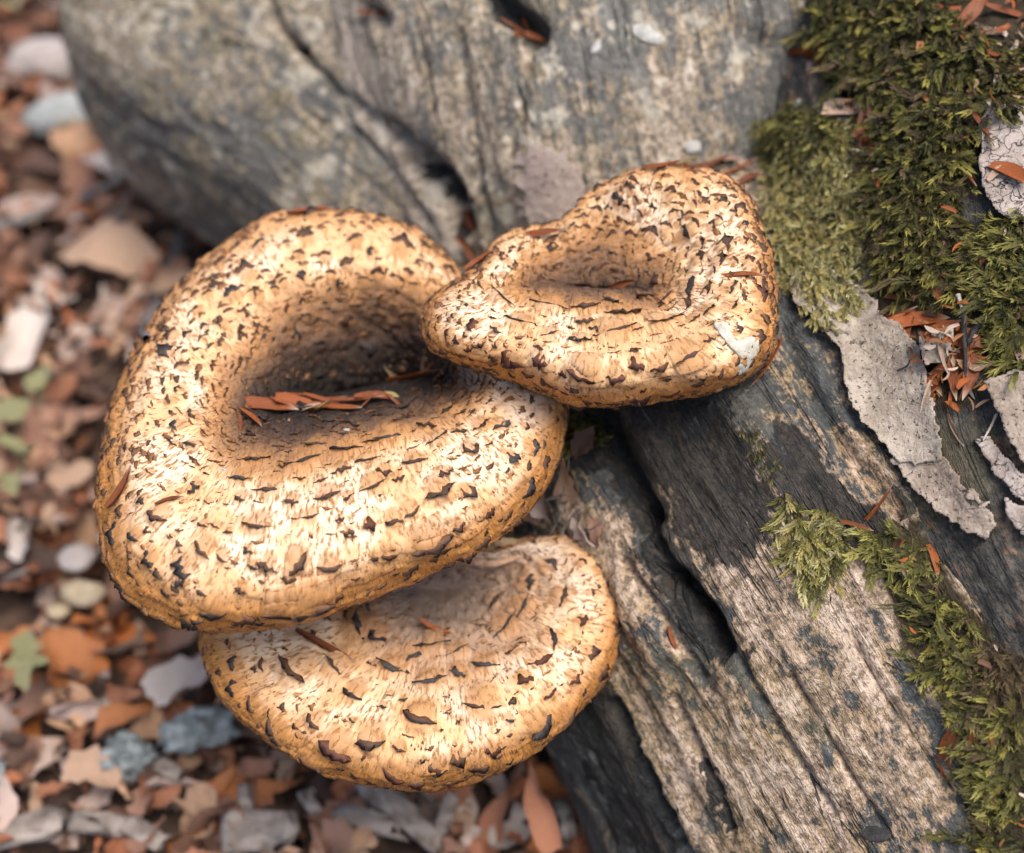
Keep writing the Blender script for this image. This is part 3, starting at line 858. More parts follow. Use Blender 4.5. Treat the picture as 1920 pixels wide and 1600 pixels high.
def small_scales(s, n, lo, hi, weight, gap=0.0038):
    """scales too small to pick out singly, one layer"""
    ii, jj = np.where((s.T[:, None] > 0.05) & (s.T[:, None] <= 1.05) & np.ones(NA, bool)[None])
    du = np.linalg.norm(np.roll(s.V, -1, 1) - s.V, axis=-1); dv = np.linalg.norm(np.gradient(s.V, axis=0), axis=-1)
    wt = (du * dv)[ii, jj] * weight(s.px[ii, jj], s.py[ii, jj], s.T[ii], s.age[ii, jj])
    cdf = np.cumsum(wt); cdf /= cdf[-1]
    tmpl = []
    for k_ in ('lens', 'lens', 'tooth'):
        for me in SCALES[k_]:
            v = np.array([x.co[:] for x in me.vertices]); f = np.array([p.vertices[:] for p in me.polygons]); tmpl.append((v, f, k_))
    V = []; F = []; C = []; o_ = 0
    for k_ in np.searchsorted(cdf, rng.random(n)):
        i, j = ii[k_], jj[k_]
        i = s.row(i, j, gap)
        p, tx, rd, nn = s.frame(i, j); a = random.gauss(0, 0.28)
        x = tx * math.cos(a) + rd * math.sin(a); y = rd * math.cos(a) - tx * math.sin(a)
        v, f, kd = random.choice(tmpl); w_ = random.uniform(lo, hi)
        V.append(p + w_ * (v[:, :1] * x + v[:, 1:2] * y * random.uniform(.6, 1.3) + v[:, 2:] * nn * 1.3)); F.append(f + o_); o_ += len(v)
        c0 = np.array(random.choice(((0.26, 0.125, 0.055), (0.17, 0.08, 0.04), (0.32, 0.145, 0.055), (0.09, 0.05, 0.032))))
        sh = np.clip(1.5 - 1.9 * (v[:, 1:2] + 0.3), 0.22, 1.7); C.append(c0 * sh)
    link('small_scale_layer', mesh_from('small_scale_layer', np.concatenate(V), np.concatenate(F), None, {'tint': np.concatenate(C)}), M['fleck'], s.cap, kind='stuff')

M['cap_a'] = cap_material('large_cap_skin', seed=1.0)
M['cap_b'] = cap_material('upper_cap_skin', seed=5.0)
M['cap_c'] = cap_material('lower_cap_skin', seed=9.0)

big = Cap('bracket_mushroom', 'largest scaly cream bracket mushroom, curled round a deep brown funnel full of rusty flakes',
    [(180, 930), (190, 840), (215, 740), (262, 640), (330, 540), (415, 460), (490, 415), (560, 398), (640, 394), (720, 409), (790, 440), (838, 478), (864, 518),
     (885, 570), (935, 640), (1000, 690), (1050, 732), (1063, 775), (1055, 830), (1032, 900), (990, 958), (930, 1010), (850, 1055), (770, 1090), (690, 1125), (600, 1155),
     (500, 1177), (400, 1184), (320, 1170), (260, 1135), (217, 1090), (196, 1050), (184, 990)],
    (650, 732, 150, 10, -10),
    {90: (-1.5, 0.9, 1.4, 0.5, -1.2, -3.0), 45: (-1.6, .5, 1.2, .5, -.9, -2.5), 5: (-2.2, -.1, .9, .7, -.2, -1.5), -40: (-4.4, -2.4, -1.0, -.5, -.4, -.9),
     -75: (-4.4, -2.0, .5, 1.4, 1.2, .3), -115: (-3.9, -1.2, .9, 1.6, 1.4, .3), -150: (-1.8, .1, 1.1, 1.2, .5, -.8), 180: (-.8, .2, .8, .6, -.5, -2.1), 135: (-.8, .6, 1.1, .5, -1.0, -2.7)},
    {90: .24, 45: .24, 5: .34, -40: .74, -75: .52, -115: .46, -150: .36, 180: .30, 135: .26},
    M['cap_a'], 1.0, (760, 830, -8.0, 1050, 780, 0.82), [(985, 745, 95), (900, 700, 60)])

upper = Cap('bracket_mushroom', 'upper scaly mushroom with a torn white gash on its rim, against the pale moss',
    [(788, 605), (800, 570), (830, 540), (870, 516), (905, 492), (920, 468), (945, 445), (990, 427), (1045, 416), (1080, 390), (1112, 356), (1160, 331), (1230, 318), (1310, 320),
     (1370, 335), (1405, 366), (1427, 420), (1442, 480), (1453, 550), (1458, 610), (1442, 668), (1396, 710), (1320, 740), (1230, 752), (1150, 762), (1080, 760), (1030, 743),
     (970, 716), (900, 691), (840, 672), (803, 648)],
    (1105, 540, 105, 8, 3),
    {90: (3.0, 4.0, 4.4, 3.6, 2.2, 0.6), 50: (3.0, 4.1, 4.7, 4.1, 2.8, 1.2), 10: (2.9, 4.1, 4.9, 5.0, 4.2, 2.6), -25: (2.6, 4.0, 5.1, 5.6, 5.4, 4.2), -50: (2.2, 3.6, 4.9, 5.8, 6.1, 5.3),
     -85: (1.9, 2.6, 3.3, 3.9, 4.3, 4.1), -125: (1.9, 2.2, 2.5, 2.8, 2.9, 2.5), -160: (2.4, 2.8, 3.2, 3.3, 2.9, 1.9), 165: (2.8, 3.6, 4.0, 3.6, 2.7, 1.4), 130: (2.8, 3.8, 4.3, 3.6, 2.4, 0.9)},
    {90: .16, 50: .16, 10: .18, -25: .22, -50: .30, -85: .60, -125: .66, -160: .40, 165: .20, 130: .16},
    M['cap_b'], 2.0, (1150, 600, -2.0, 1230, 660, 0.86), None, 0.40)

lower = Cap('bracket_mushroom', 'lower scaly ochre-rimmed mushroom tucked under the front edge of the largest one',
    [(374, 1190), (382, 1242), (402, 1292), (442, 1342), (502, 1392), (570, 1430), (640, 1461), (720, 1478), (800, 1482), (870, 1470), (940, 1446), (1002, 1405), (1060, 1360), (1110, 1310),
     (1146, 1258), (1166, 1195), (1170, 1140), (1156, 1090), (1130, 1048), (1090, 1016), (1040, 1005), (985, 1012), (930, 1030), (860, 1030), (780, 1025), (650, 1050), (500, 1100), (410, 1145)],
    (835, 1110, 65, 26, -8),
    {90: (-8.5, -7.0, -6.1, -6.6, -7.9, -9.5), 45: (-8.5, -7.1, -6.1, -6.4, -7.5, -9.0), 5: (-8.3, -7.2, -6.1, -5.9, -6.6, -8.0), -25: (-8.3, -7.4, -6.4, -5.9, -6.0, -6.9), -60: (-8.3, -7.8, -7.1, -6.6, -6.5, -6.9),
     -110: (-8.6, -8.4, -8.2, -8.0, -8.0, -8.4), -160: (-8.4, -7.9, -7.5, -7.3, -7.4, -8.0), 165: (-8.3, -7.4, -6.7, -6.7, -7.2, -8.4), 130: (-8.4, -7.2, -6.3, -6.5, -7.6, -9.2)},
    {90: .34, 45: .36, 5: .42, -25: .5, -60: .6, -110: .6, -160: .4, 165: .3, 130: .32},
    M['cap_c'], 3.0, (880, 1170, -11.5, 1120, 1000, 0.78), [(840, 1130, 260), (1020, 1060, 120)], 0.50)

# scales seen singly in the photograph: (px, py, width px, colour, turn)
big.hand([(505, 926, 55), (453, 941, 28), (550, 946, 30), (616, 933, 45), (652, 935, 25), (484, 990, 50), (428, 1002, 18, 'r'), (581, 970, 28, 'r'), (638, 975, 16, 'r'), (656, 1000, 18),
    (740, 979, 32, 'b', -35), (772, 962, 32), (827, 928, 52), (809, 1019, 70), (823, 1028, 45, 'b', -10), (727, 1042, 32, 'r', -25), (769, 1066, 30), (379, 1033, 42, 'b', -25), (417, 1050, 24, 'b'),
    (346, 1066, 38, 'd', -50), (339, 1092, 24, 'd', 60), (503, 1062, 34), (561, 1059, 46, 'b', 50), (543, 1084, 26, 'b'), (616, 1066, 40), (280, 1052, 30, 'd'), (249, 1073, 20), (452, 1106, 20), (665, 1084, 16, 'r'),
    (634, 1119, 20), (557, 1135, 112, 'b', 4), (400, 1148, 42, 'd'), (459, 1161, 32, 'b'), (486, 1165, 18, 'd'), (357, 1168, 32, 'd'), (313, 1112, 22, 'd'), (235, 1114, 32, 'd'), (253, 1008, 30, 'd'), (215, 1004, 38, 'd'),
    (266, 939, 24, 'd'), (226, 959, 22), (293, 973, 40), (380, 988, 22), (400, 990, 20), (360, 920, 26, 'd', 75), (452, 900, 44, 'g'), (474, 868, 52, 'b'), (570, 868, 60, 'd'), (649, 849, 50, 'd', -20), (736, 827, 64, 'g'),
    (780, 869, 42), (689, 869, 42), (641, 886, 36), (594, 838, 46), (722, 885, 28), (905, 800, 34), (885, 845, 30), (985, 915, 36, 'd'), (950, 965, 22), (880, 925, 28), (1000, 840, 30, 'g'), (960, 858, 30, 'g'), (940, 800, 34, 'g'),
    (905, 1015, 32), (1020, 870, 26), (860, 985, 26), (700, 918, 46), (745, 900, 24), (690, 985, 22, 'r'), (835, 890, 30), (600, 905, 26), (870, 1040, 30), (915, 960, 22, 'r'),
    (699, 474, 22, 'd', 90), (754, 461, 40), (668, 449, 28), (708, 419, 20), (583, 405, 32), (572, 443, 28), (635, 532, 18, 'd', 80), (779, 533, 22), (766, 510, 20), (840, 507, 22), (799, 465, 18), (485, 463, 32, 'd', 30),
    (435, 550, 30, 'd'), (529, 525, 18, 'd'), (576, 444, 26), (463, 508, 36), (410, 497, 28), (572, 591, 22, 'd'), (313, 660, 30, 'd'), (352, 630, 22, 'd'), (413, 604, 26, 'b', 60), (595, 640, 30, 'g'), (650, 600, 26), (690, 650, 34, 'd'),
    (560, 770, 44, 'd', -8), (660, 800, 34, 'd'), (770, 760, 34, 'd'), (840, 770, 30, 'd'), (480, 790, 40, 'd'), (520, 812, 30, 'b'), (700, 830, 40), (820, 830, 44), (800, 800, 36), (860, 810, 26)])
upper.hand([(886, 612, 26, 'r', -40), (840, 626, 18, 'r', -50), (857, 639, 14, 'r'), (904, 643, 16, 'r', 60), (833, 659, 16, 'r'), (878, 652, 16, 'r', 60), (955, 674, 32, 'r'), (971, 679, 24, 'r'), (1013, 679, 28, 'r'), (929, 619, 22),
    (971, 608, 52, 'd'), (937, 563, 66), (1028, 579, 62), (1097, 579, 48), (1148, 570, 42, 'd'), (1032, 630, 36, 'b', 40), (1088, 641, 36, 'd', 20), (1154, 628, 70), (1194, 621, 26), (1238, 610, 46), (1270, 597, 26), (1305, 599, 26),
    (1332, 583, 28, 'd'), (1378, 575, 28), (1376, 541, 28), (1296, 542, 40, 'd'), (1166, 594, 56), (1095, 606, 32), (1296, 672, 64), (1247, 645, 14), (1194, 687, 26, 'r'), (1097, 705, 60, 'r', -12), (1152, 710, 34, 'r'), (1236, 687, 32, 'r'),
    (1245, 707, 18, 'r', 80), (1032, 716, 32, 'r'), (1152, 750, 34), (1197, 743, 36, 'r'), (1258, 736, 32, 'r'), (1086, 758, 30, 'd'), (1351, 699, 24, 'r', 50), (1376, 703, 18, 'r'), (1424, 632, 24), (1433, 597, 32), (1425, 553, 30, 'r'),
    (1400, 371, 24), (1389, 393, 24), (1374, 400, 18), (1396, 451, 18, 'r'), (1363, 459, 32), (1318, 455, 24), (1316, 488, 32), (1287, 477, 24), (1290, 437, 36, 'd'), (1218, 437, 32), (1352, 488, 30), (1338, 424, 18), (1323, 378, 20),
    (1010, 655, 20, 'r'), (925, 668, 18, 'r'), (1060, 700, 20, 'r'), (990, 700, 22, 'r'), (960, 700, 18, 'r'), (915, 688, 18, 'r'), (1330, 640, 26), (1210, 560, 36), (1250, 560, 34), (1290, 570, 30), (1120, 620, 30), (1330, 540, 26)])
lower.hand([(548, 1260, 68), (627, 1260, 62), (732, 1258, 56, 'g'), (806, 1280, 54, 'g'), (861, 1262, 36, 'g'), (911, 1251, 48, 'g', -30), (964, 1221, 26, 'g', -30), (662, 1306, 42, 'd', -30), (489, 1247, 24), (439, 1247, 26, 'g'), (437, 1293, 28, 'd'),
    (472, 1323, 28), (585, 1356, 34), (557, 1363, 16, 'r'), (784, 1352, 58), (905, 1328, 62), (1014, 1242, 44, 'r'), (1038, 1203, 42, 'd', 40), (983, 1277, 28, 'r'), (1031, 1301, 28, 'r'), (1077, 1275, 24, 'r'), (1060, 1122, 42), (1034, 1061, 32, 'g', 30),
    (1123, 1070, 24), (994, 1091, 36, 'g'), (986, 1142, 50, 'g'), (950, 1179, 56, 'g'), (692, 1393, 52), (747, 1404, 24), (629, 1406, 58, 'r'), (517, 1376, 46), (583, 1430, 46), (738, 1454, 42, 'r'), (817, 1441, 34), (856, 1424, 28), (898, 1437, 32),
    (924, 1408, 26, 'r'), (1016, 1362, 46, 'd'), (1064, 1343, 46), (1128, 1260, 32), (810, 1211, 60, 'd'), (670, 1181, 56, 'd'), (705, 1194, 40, 'd'), (780, 1467, 26), (1110, 1225, 26), (1095, 1165, 24, 'r'), (1150, 1180, 26), (860, 1225, 40, 'g'), (770, 1236, 40, 'g'), (930, 1130, 36, 'g')])
px_m = 0.000215
big.fill(300, lambda x, y, t, a: px_m * (random.uniform(18, 36) if (y < 860 and x < 900) else random.uniform(10, 24)), 1.15,
    lambda x, y, t, a: np.where((y < 860) & (x < 900), 1.7, 0.7) * np.where((y < 560) & (x > 500), 0.75, 1.0) * np.where(a < 0.3, 0.4, 1), {'brown': 6, 'dark': 2, 'red': 1.5, 'grey': 0.6})
upper.fill(290, lambda x, y, t, a: px_m * (random.uniform(17, 34) if y < 560 else random.uniform(9, 19)), 1.15,
    lambda x, y, t, a: np.where(y < 560, 1.6, 0.8) * np.where((x < 1000) & (y > 560), 1.6, 1.0) * np.where(a < 0.35, 0.5, 1), {'brown': 6, 'dark': 2, 'red': 2.5})
lower.fill(210, lambda x, y, t, a: px_m * random.uniform(9, 24), 1.2, lambda x, y, t, a: 0.6 + 0.8 * smooth(0.7, 1.0, t), {'brown': 5, 'dark': 2, 'red': 2, 'grey': 1})
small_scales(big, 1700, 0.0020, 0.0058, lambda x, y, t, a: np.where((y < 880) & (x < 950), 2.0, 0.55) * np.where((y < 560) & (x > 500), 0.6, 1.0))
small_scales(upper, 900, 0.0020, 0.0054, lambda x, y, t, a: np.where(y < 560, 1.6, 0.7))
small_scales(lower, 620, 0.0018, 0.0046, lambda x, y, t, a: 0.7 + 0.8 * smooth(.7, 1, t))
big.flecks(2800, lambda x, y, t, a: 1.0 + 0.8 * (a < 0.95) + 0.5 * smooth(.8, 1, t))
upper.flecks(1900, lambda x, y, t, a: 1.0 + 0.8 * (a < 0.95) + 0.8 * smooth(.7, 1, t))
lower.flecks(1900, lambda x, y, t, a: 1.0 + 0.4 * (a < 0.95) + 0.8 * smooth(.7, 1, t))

for c_ in (big, upper, lower): c_.finish()

# ------------------------------------------------------------------ bark plates that cling to the stump
def plate(name, poly, bvh, lift, thick, mat, parent, step_px=6, seed=0.0, curl=0.0, rag=9, label=None):
    poly = [tuple(p) for p in poly]
    xs = np.arange(min(p[0] for p in poly) - 12, max(p[0] for p in poly) + 12, step_px)
    ys = np.arange(min(p[1] for p in poly) - 12, max(p[1] for p in poly) + 12, step_px)
    X, Y = np.meshgrid(xs, ys, indexing='ij')
    jx = rag * fbm(np.stack([X / 22, Y / 22, 0 * X + seed], -1), 3); jy = rag * fbm(np.stack([X / 22, Y / 22, 0 * X + seed + 5], -1), 3)
    sd = poly_dist(X + jx, Y + jy, poly)
    gx, gy = np.gradient(sd, step_px); gl = np.maximum(gx ** 2 + gy ** 2, 0.2)
    push = np.where((sd < 0) & (sd > -1.6 * step_px), -sd, 0)
    X = X + push * gx / gl; Y = Y + push * gy / gl
    dep = np.full(X.shape, np.nan); nor = np.zeros((*X.shape, 3))
    for i in range(X.shape[0]):
        for j in range(X.shape[1]):
            if sd[i, j] > -2.5 * step_px:
                h, n = cast(bvh, X[i, j], Y[i, j])
                if h is not None: dep[i, j] = (np.array(h) - CAM) @ FW; nor[i, j] = n
    ok = ~np.isnan(dep)
    for _ in range(10):      # settle over the wood's unevenness
        D2 = np.where(ok, dep, 0); c = ok.astype(float)
        s_ = sum(np.roll(np.roll(D2, a, 0), b, 1) for a in (-1, 0, 1) for b in (-1, 0, 1)); n_ = sum(np.roll(np.roll(c, a, 0), b, 1) for a in (-1, 0, 1) for b in (-1, 0, 1))
        dep = np.where(ok, s_ / np.maximum(n_, 1), np.nan)
    rough_ = 0.0012 * fbm(np.stack([X / 40, Y / 40, 0 * X + seed], -1), 4, 0.6) + 0.0007 * fbm(np.stack([X / 9, Y / 9, 0 * X + seed], -1), 2)
    edge_up = curl * np.exp(-np.clip(sd, 0, None) / 30)
    top = P(X, Y, np.where(ok, dep, 0.7) - lift - thick - rough_ - edge_up)
    bot = P(X, Y, np.where(ok, dep, 0.7) - lift + 0.004)
    cellin = (sd[:-1, :-1] + sd[1:, :-1] + sd[:-1, 1:] + sd[1:, 1:] > 0) & ok[:-1, :-1] & ok[1:, :-1] & ok[:-1, 1:] & ok[1:, 1:]
    idx = {}; V = []; F = []
    def vid(k_, i, j):
        if (k_, i, j) not in idx:
            idx[(k_, i, j)] = len(V); V.append((top if k_ == 0 else bot)[i, j])
        return idx[(k_, i, j)]
    nx, ny = cellin.shape
    for i in range(nx):
        for j in range(ny):
            if not cellin[i, j]: continue
            F.append([vid(0, i, j), vid(0, i, j + 1), vid(0, i + 1, j + 1), vid(0, i + 1, j)])
            for (di, dj), (a, b) in (((-1, 0), ((i, j), (i, j + 1))), ((1, 0), ((i + 1, j + 1), (i + 1, j))), ((0, -1), ((i + 1, j), (i, j))), ((0, 1), ((i, j + 1), (i + 1, j + 1)))):
                u, v = i + di, j + dj
                if 0 <= u < nx and 0 <= v < ny and cellin[u, v]: continue
                F.append([vid(0, *b), vid(0, *a), vid(1, *a), vid(1, *b)])
    if not F: return None
    V = np.array(V); F = np.array(F)
    o = link(name, mesh_from(name, V, F, V[:, :2]), mat, parent)
    if parent is not None: keep(o)
    if label: o['label'] = label
    tubes.append((V, F))
    return o
plate('bark_plate', [(1660, 830), (1720, 820), (1775, 860), (1800, 905), (1840, 925), (1868, 985), (1852, 1012), (1800, 992), (1740, 945), (1690, 895)], wood_bvh, 0.0022, 0.0045, M['bark_tan'], stump, 4, 2.0, 0.0005, 16, label='brownish lower end of the peeling bark')
plate('bark_plate', [(1478, 520), (1540, 490), (1610, 540), (1645, 560), (1650, 590), (1680, 600), (1725, 650), (1745, 740), (1765, 830), (1768, 868), (1722, 872), (1690, 868), (1620, 800), (1590, 740), (1570, 650), (1530, 600), (1490, 570)],
      wood_bvh, 0.0026, 0.0050, M['bark_pale'], stump, 4, 1.0, 0.0012, 13, label='long pale grey flake of bark peeling downward')
plate('bark_plate', [(1845, 190), (1930, 200), (1930, 420), (1880, 410), (1850, 370), (1835, 320), (1838, 250)], wood_bvh, 0.003, 0.006, M['bark_pink'], stump, 6, 3.0, 0.0, label='pinkish cracked bark at the frame edge')
plate('bark_plate', [(1845, 715), (1900, 690), (1940, 700), (1940, 880), (1910, 860), (1880, 800)], wood_bvh, 0.003, 0.005, M['bark_tan'], stump, 6, 4.0)
plate('bark_plate', [(1880, 930), (1940, 960), (1940, 1010), (1915, 1000), (1890, 980)], wood_bvh, 0.001, 0.003, M['bark_pink'], stump, 5, 5.0)
plate('bark_plate', [(1720, 630), (1790, 608), (1790, 640), (1770, 680), (1735, 688), (1722, 655)], wood_bvh, 0.006, 0.006, M['bark_tan'], stump, 5, 6.0, 0.003)
plate('bark_plate', [(1825, 820), (1850, 815), (1890, 860), (1925, 900), (1940, 950), (1900, 930), (1860, 880)], wood_bvh, 0.001, 0.003, M['bark_pink'], stump, 5, 7.0)
plate('bark_plate', [(965, 290), (1000, 268), (1050, 275), (1090, 330), (1105, 380), (1070, 430), (1010, 450), (980, 400)], wood_bvh, -0.0015, 0.003, M['patch'], stump, 5, 8.0, rag=34)
wood_bvh = bvh_of(tubes)
all_bvh = bvh_of(tubes + caps_geo)

def on_cap(cap, name, poly, lift, thick, mat, label):
    o = plate(name, poly, cap.bvh, lift, thick, mat, None, 4, 3.0, 0.0, 6)
    tubes.pop()
    o.parent = cap.cap; o['label'] = label
on_cap(upper, 'torn_flesh', [(1335, 606), (1350, 600), (1382, 638), (1418, 628), (1424, 650), (1406, 690), (1386, 706), (1380, 702), (1390, 672), (1360, 640), (1346, 622)], 0.0, 0.0012, M['flesh'], 'white torn flesh showing through the skin')

# ------------------------------------------------------------------ moss
def shoot_template(r, ns):
    """unit-length leafy shoot: columns along / side / up, plus how far along and brightness"""
    V = []; F = []; fr_ = []; br = []
    bs, bu = r.gauss(0, 0.22), r.uniform(-0.30, 0.05)
    w0 = r.uniform(0.14, 0.20)
    pt = lambda f: np.array((f, bs * f * f, bu * f * f))
    V += [np.array((0, -w0 * .18, 0)), np.array((0, w0 * .18, 0)), pt(1)]; F.append((0, 1, 2)); fr_ += [0, 0, 1]; br += [1, 1, 1]
    for k_ in range(ns):
        fr = (k_ + 0.5) / ns; q = pt(k_ / ns); ax = pt((k_ + 1) / ns) - q; al = np.linalg.norm(ax); ax /= al
        ww = w0 * (1.0 - 0.62 * fr) * (0.7 + 0.6 * min(1, fr * 4))
        for sgn in (-1, 1):
            ang = r.uniform(-0.9, 0.9); out = np.array((0, sgn * math.cos(ang), math.sin(ang))); b0 = len(V)
            V += [q, q + ax * al * 0.9 + out * ww * 0.25, q + ax * al * r.uniform(1.5, 2.3) + out * ww, q + ax * al * 0.35 + out * ww * 0.75]
            F += [(b0, b0 + 1, b0 + 2), (b0, b0 + 2, b0 + 3)]; fr_ += [fr] * 4; br += [0.8, 1.0, 1.15, 0.9]
    return np.array(V), np.array(F), np.array(fr_), np.array(br)
_tm = {}
def moss(name, label, regions, seed):
    """regions: (poly, shoots, length m, flow px direction, upright 0..1, palette, pile height, leafiness)"""
    r = random.Random(seed); g_ = np.random.default_rng(seed); hole = {1: -0.42, 2: -0.22, 5: 0.02, 4: -0.12}.get(seed, -0.16)
    VV = []; FF = []; CC = []; off = 0
    for poly, n, ln, flow, upright, pal, pile, leafy in regions:
        if leafy not in _tm: _tm[leafy] = [shoot_template(random.Random(k_ + 50 * leafy), leafy) for k_ in range(24)]
        x0, x1 = min(p[0] for p in poly), max(p[0] for p in poly); y0, y1 = min(p[1] for p in poly), max(p[1] for p in poly)
        x = g_.uniform(x0 - 10, x1 + 10, n * 6); y = g_.uniform(y0 - 10, y1 + 10, n * 6)
        sd = poly_dist(x, y, poly) + g_.normal(0, 9, n * 6) + 34 * fbm(np.stack([x / 45, y / 45, 0 * x + seed], -1), 3)
        sd = np.where((fbm(np.stack([x / 26, y / 26, 0 * x + seed + 7], -1), 2) < hole) & (g_.random(n * 6) < 0.85), -1, sd)
        kk = np.where(sd > 0)[0][:n]
        for k_ in kk:
            h, nn = cast(wood_bvh, x[k_], y[k_])
            if h is None: continue
            p = np.array(h); nn = np.array(nn)
            if nn @ (CAM - p) < 0: nn = -nn
            f = RT * flow[0] - UP * flow[1]; f = f - nn * (f @ nn); f /= np.linalg.norm(f)
            sv = np.cross(nn, f)
            p = p + nn * (r.random() ** 1.4 * pile * min(1.0, sd[k_] / 28.0) - 0.0006)
            a = r.gauss(0, 0.65)
            dr = f * math.cos(a) + sv * math.sin(a) + nn * max(0.02, r.gauss(upright, 0.22)) * 1.6
            dr /= math.sqrt(dr @ dr)
            sx = np.cross(dr, nn); sx /= max(math.sqrt(sx @ sx), 1e-9); sy = np.cross(sx, dr)
            L = ln * r.uniform(0.55, 1.35) * (1.5 if r.random() < 0.06 else 1)
            tv, tf, fr, br = _tm[leafy][r.randrange(24)]
            VV.append(p + L * (tv @ np.stack([dr, sx, sy]))); FF.append(tf + off); off += len(tv)
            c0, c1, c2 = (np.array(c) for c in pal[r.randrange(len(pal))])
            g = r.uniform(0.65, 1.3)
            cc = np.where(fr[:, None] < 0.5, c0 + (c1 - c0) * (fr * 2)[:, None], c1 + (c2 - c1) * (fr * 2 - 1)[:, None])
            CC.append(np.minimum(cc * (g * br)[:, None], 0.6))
    me = mesh_from(name, np.concatenate(VV), np.concatenate(FF), None, {'tint': np.concatenate(CC)}, False)
    return link(name, me, M['moss'], kind='stuff', label=label, category='moss')
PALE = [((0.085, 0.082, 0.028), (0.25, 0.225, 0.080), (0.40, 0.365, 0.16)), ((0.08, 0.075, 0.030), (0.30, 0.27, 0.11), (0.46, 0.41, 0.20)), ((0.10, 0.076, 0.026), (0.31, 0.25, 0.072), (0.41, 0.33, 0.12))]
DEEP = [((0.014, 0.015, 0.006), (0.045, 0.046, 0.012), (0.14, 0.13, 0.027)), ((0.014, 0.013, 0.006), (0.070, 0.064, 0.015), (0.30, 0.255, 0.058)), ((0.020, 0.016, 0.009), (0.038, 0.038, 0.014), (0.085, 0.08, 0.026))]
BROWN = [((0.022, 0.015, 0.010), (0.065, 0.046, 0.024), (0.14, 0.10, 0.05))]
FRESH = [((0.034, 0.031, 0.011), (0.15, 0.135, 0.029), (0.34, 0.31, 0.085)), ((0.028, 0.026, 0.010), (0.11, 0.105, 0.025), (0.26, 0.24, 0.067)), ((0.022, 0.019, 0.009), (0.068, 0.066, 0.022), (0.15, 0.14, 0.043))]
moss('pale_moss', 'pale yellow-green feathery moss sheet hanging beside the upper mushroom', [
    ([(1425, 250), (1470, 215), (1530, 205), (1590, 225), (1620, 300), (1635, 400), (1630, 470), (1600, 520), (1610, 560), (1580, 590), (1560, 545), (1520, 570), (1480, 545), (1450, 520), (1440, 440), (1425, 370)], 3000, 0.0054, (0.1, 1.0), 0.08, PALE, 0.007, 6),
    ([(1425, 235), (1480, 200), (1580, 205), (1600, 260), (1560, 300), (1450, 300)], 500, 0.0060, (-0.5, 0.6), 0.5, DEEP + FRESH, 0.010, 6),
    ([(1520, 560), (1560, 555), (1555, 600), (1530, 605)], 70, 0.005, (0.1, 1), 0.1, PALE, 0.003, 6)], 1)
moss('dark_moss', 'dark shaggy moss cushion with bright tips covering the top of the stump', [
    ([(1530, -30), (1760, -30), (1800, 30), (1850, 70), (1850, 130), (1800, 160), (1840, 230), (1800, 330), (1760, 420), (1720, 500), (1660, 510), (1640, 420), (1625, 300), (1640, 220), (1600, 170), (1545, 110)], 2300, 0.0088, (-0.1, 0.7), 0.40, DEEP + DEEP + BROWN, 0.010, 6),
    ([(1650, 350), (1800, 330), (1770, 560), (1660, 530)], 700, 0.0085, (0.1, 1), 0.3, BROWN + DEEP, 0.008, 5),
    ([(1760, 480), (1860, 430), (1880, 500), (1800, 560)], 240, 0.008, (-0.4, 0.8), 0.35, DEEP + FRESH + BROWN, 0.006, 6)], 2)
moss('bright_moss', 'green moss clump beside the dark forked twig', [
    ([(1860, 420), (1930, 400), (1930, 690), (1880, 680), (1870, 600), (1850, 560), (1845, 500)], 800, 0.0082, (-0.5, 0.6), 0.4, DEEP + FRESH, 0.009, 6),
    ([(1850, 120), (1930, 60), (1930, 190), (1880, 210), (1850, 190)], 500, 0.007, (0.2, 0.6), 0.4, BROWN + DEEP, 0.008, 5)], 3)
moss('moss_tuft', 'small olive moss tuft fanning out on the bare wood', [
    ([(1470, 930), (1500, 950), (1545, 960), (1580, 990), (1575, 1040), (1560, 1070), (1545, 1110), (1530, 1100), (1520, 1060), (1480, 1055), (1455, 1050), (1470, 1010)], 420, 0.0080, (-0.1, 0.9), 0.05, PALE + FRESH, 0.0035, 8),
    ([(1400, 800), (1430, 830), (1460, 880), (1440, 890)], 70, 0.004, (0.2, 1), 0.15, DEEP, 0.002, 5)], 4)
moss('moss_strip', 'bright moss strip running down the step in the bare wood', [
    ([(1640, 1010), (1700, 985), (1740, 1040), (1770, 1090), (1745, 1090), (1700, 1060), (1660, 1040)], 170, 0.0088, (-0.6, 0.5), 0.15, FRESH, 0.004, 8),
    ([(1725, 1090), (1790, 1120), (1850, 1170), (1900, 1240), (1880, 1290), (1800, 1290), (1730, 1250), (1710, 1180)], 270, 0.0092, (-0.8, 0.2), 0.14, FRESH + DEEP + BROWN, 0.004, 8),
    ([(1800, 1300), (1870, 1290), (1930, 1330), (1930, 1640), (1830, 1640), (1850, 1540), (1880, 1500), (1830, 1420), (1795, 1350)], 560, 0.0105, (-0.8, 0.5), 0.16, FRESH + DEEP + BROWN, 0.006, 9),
    ([(1820, 1180), (1900, 1230), (1930, 1300), (1860, 1290)], 260, 0.007, (-0.4, 0.8), 0.3, BROWN, 0.006, 5)], 5)

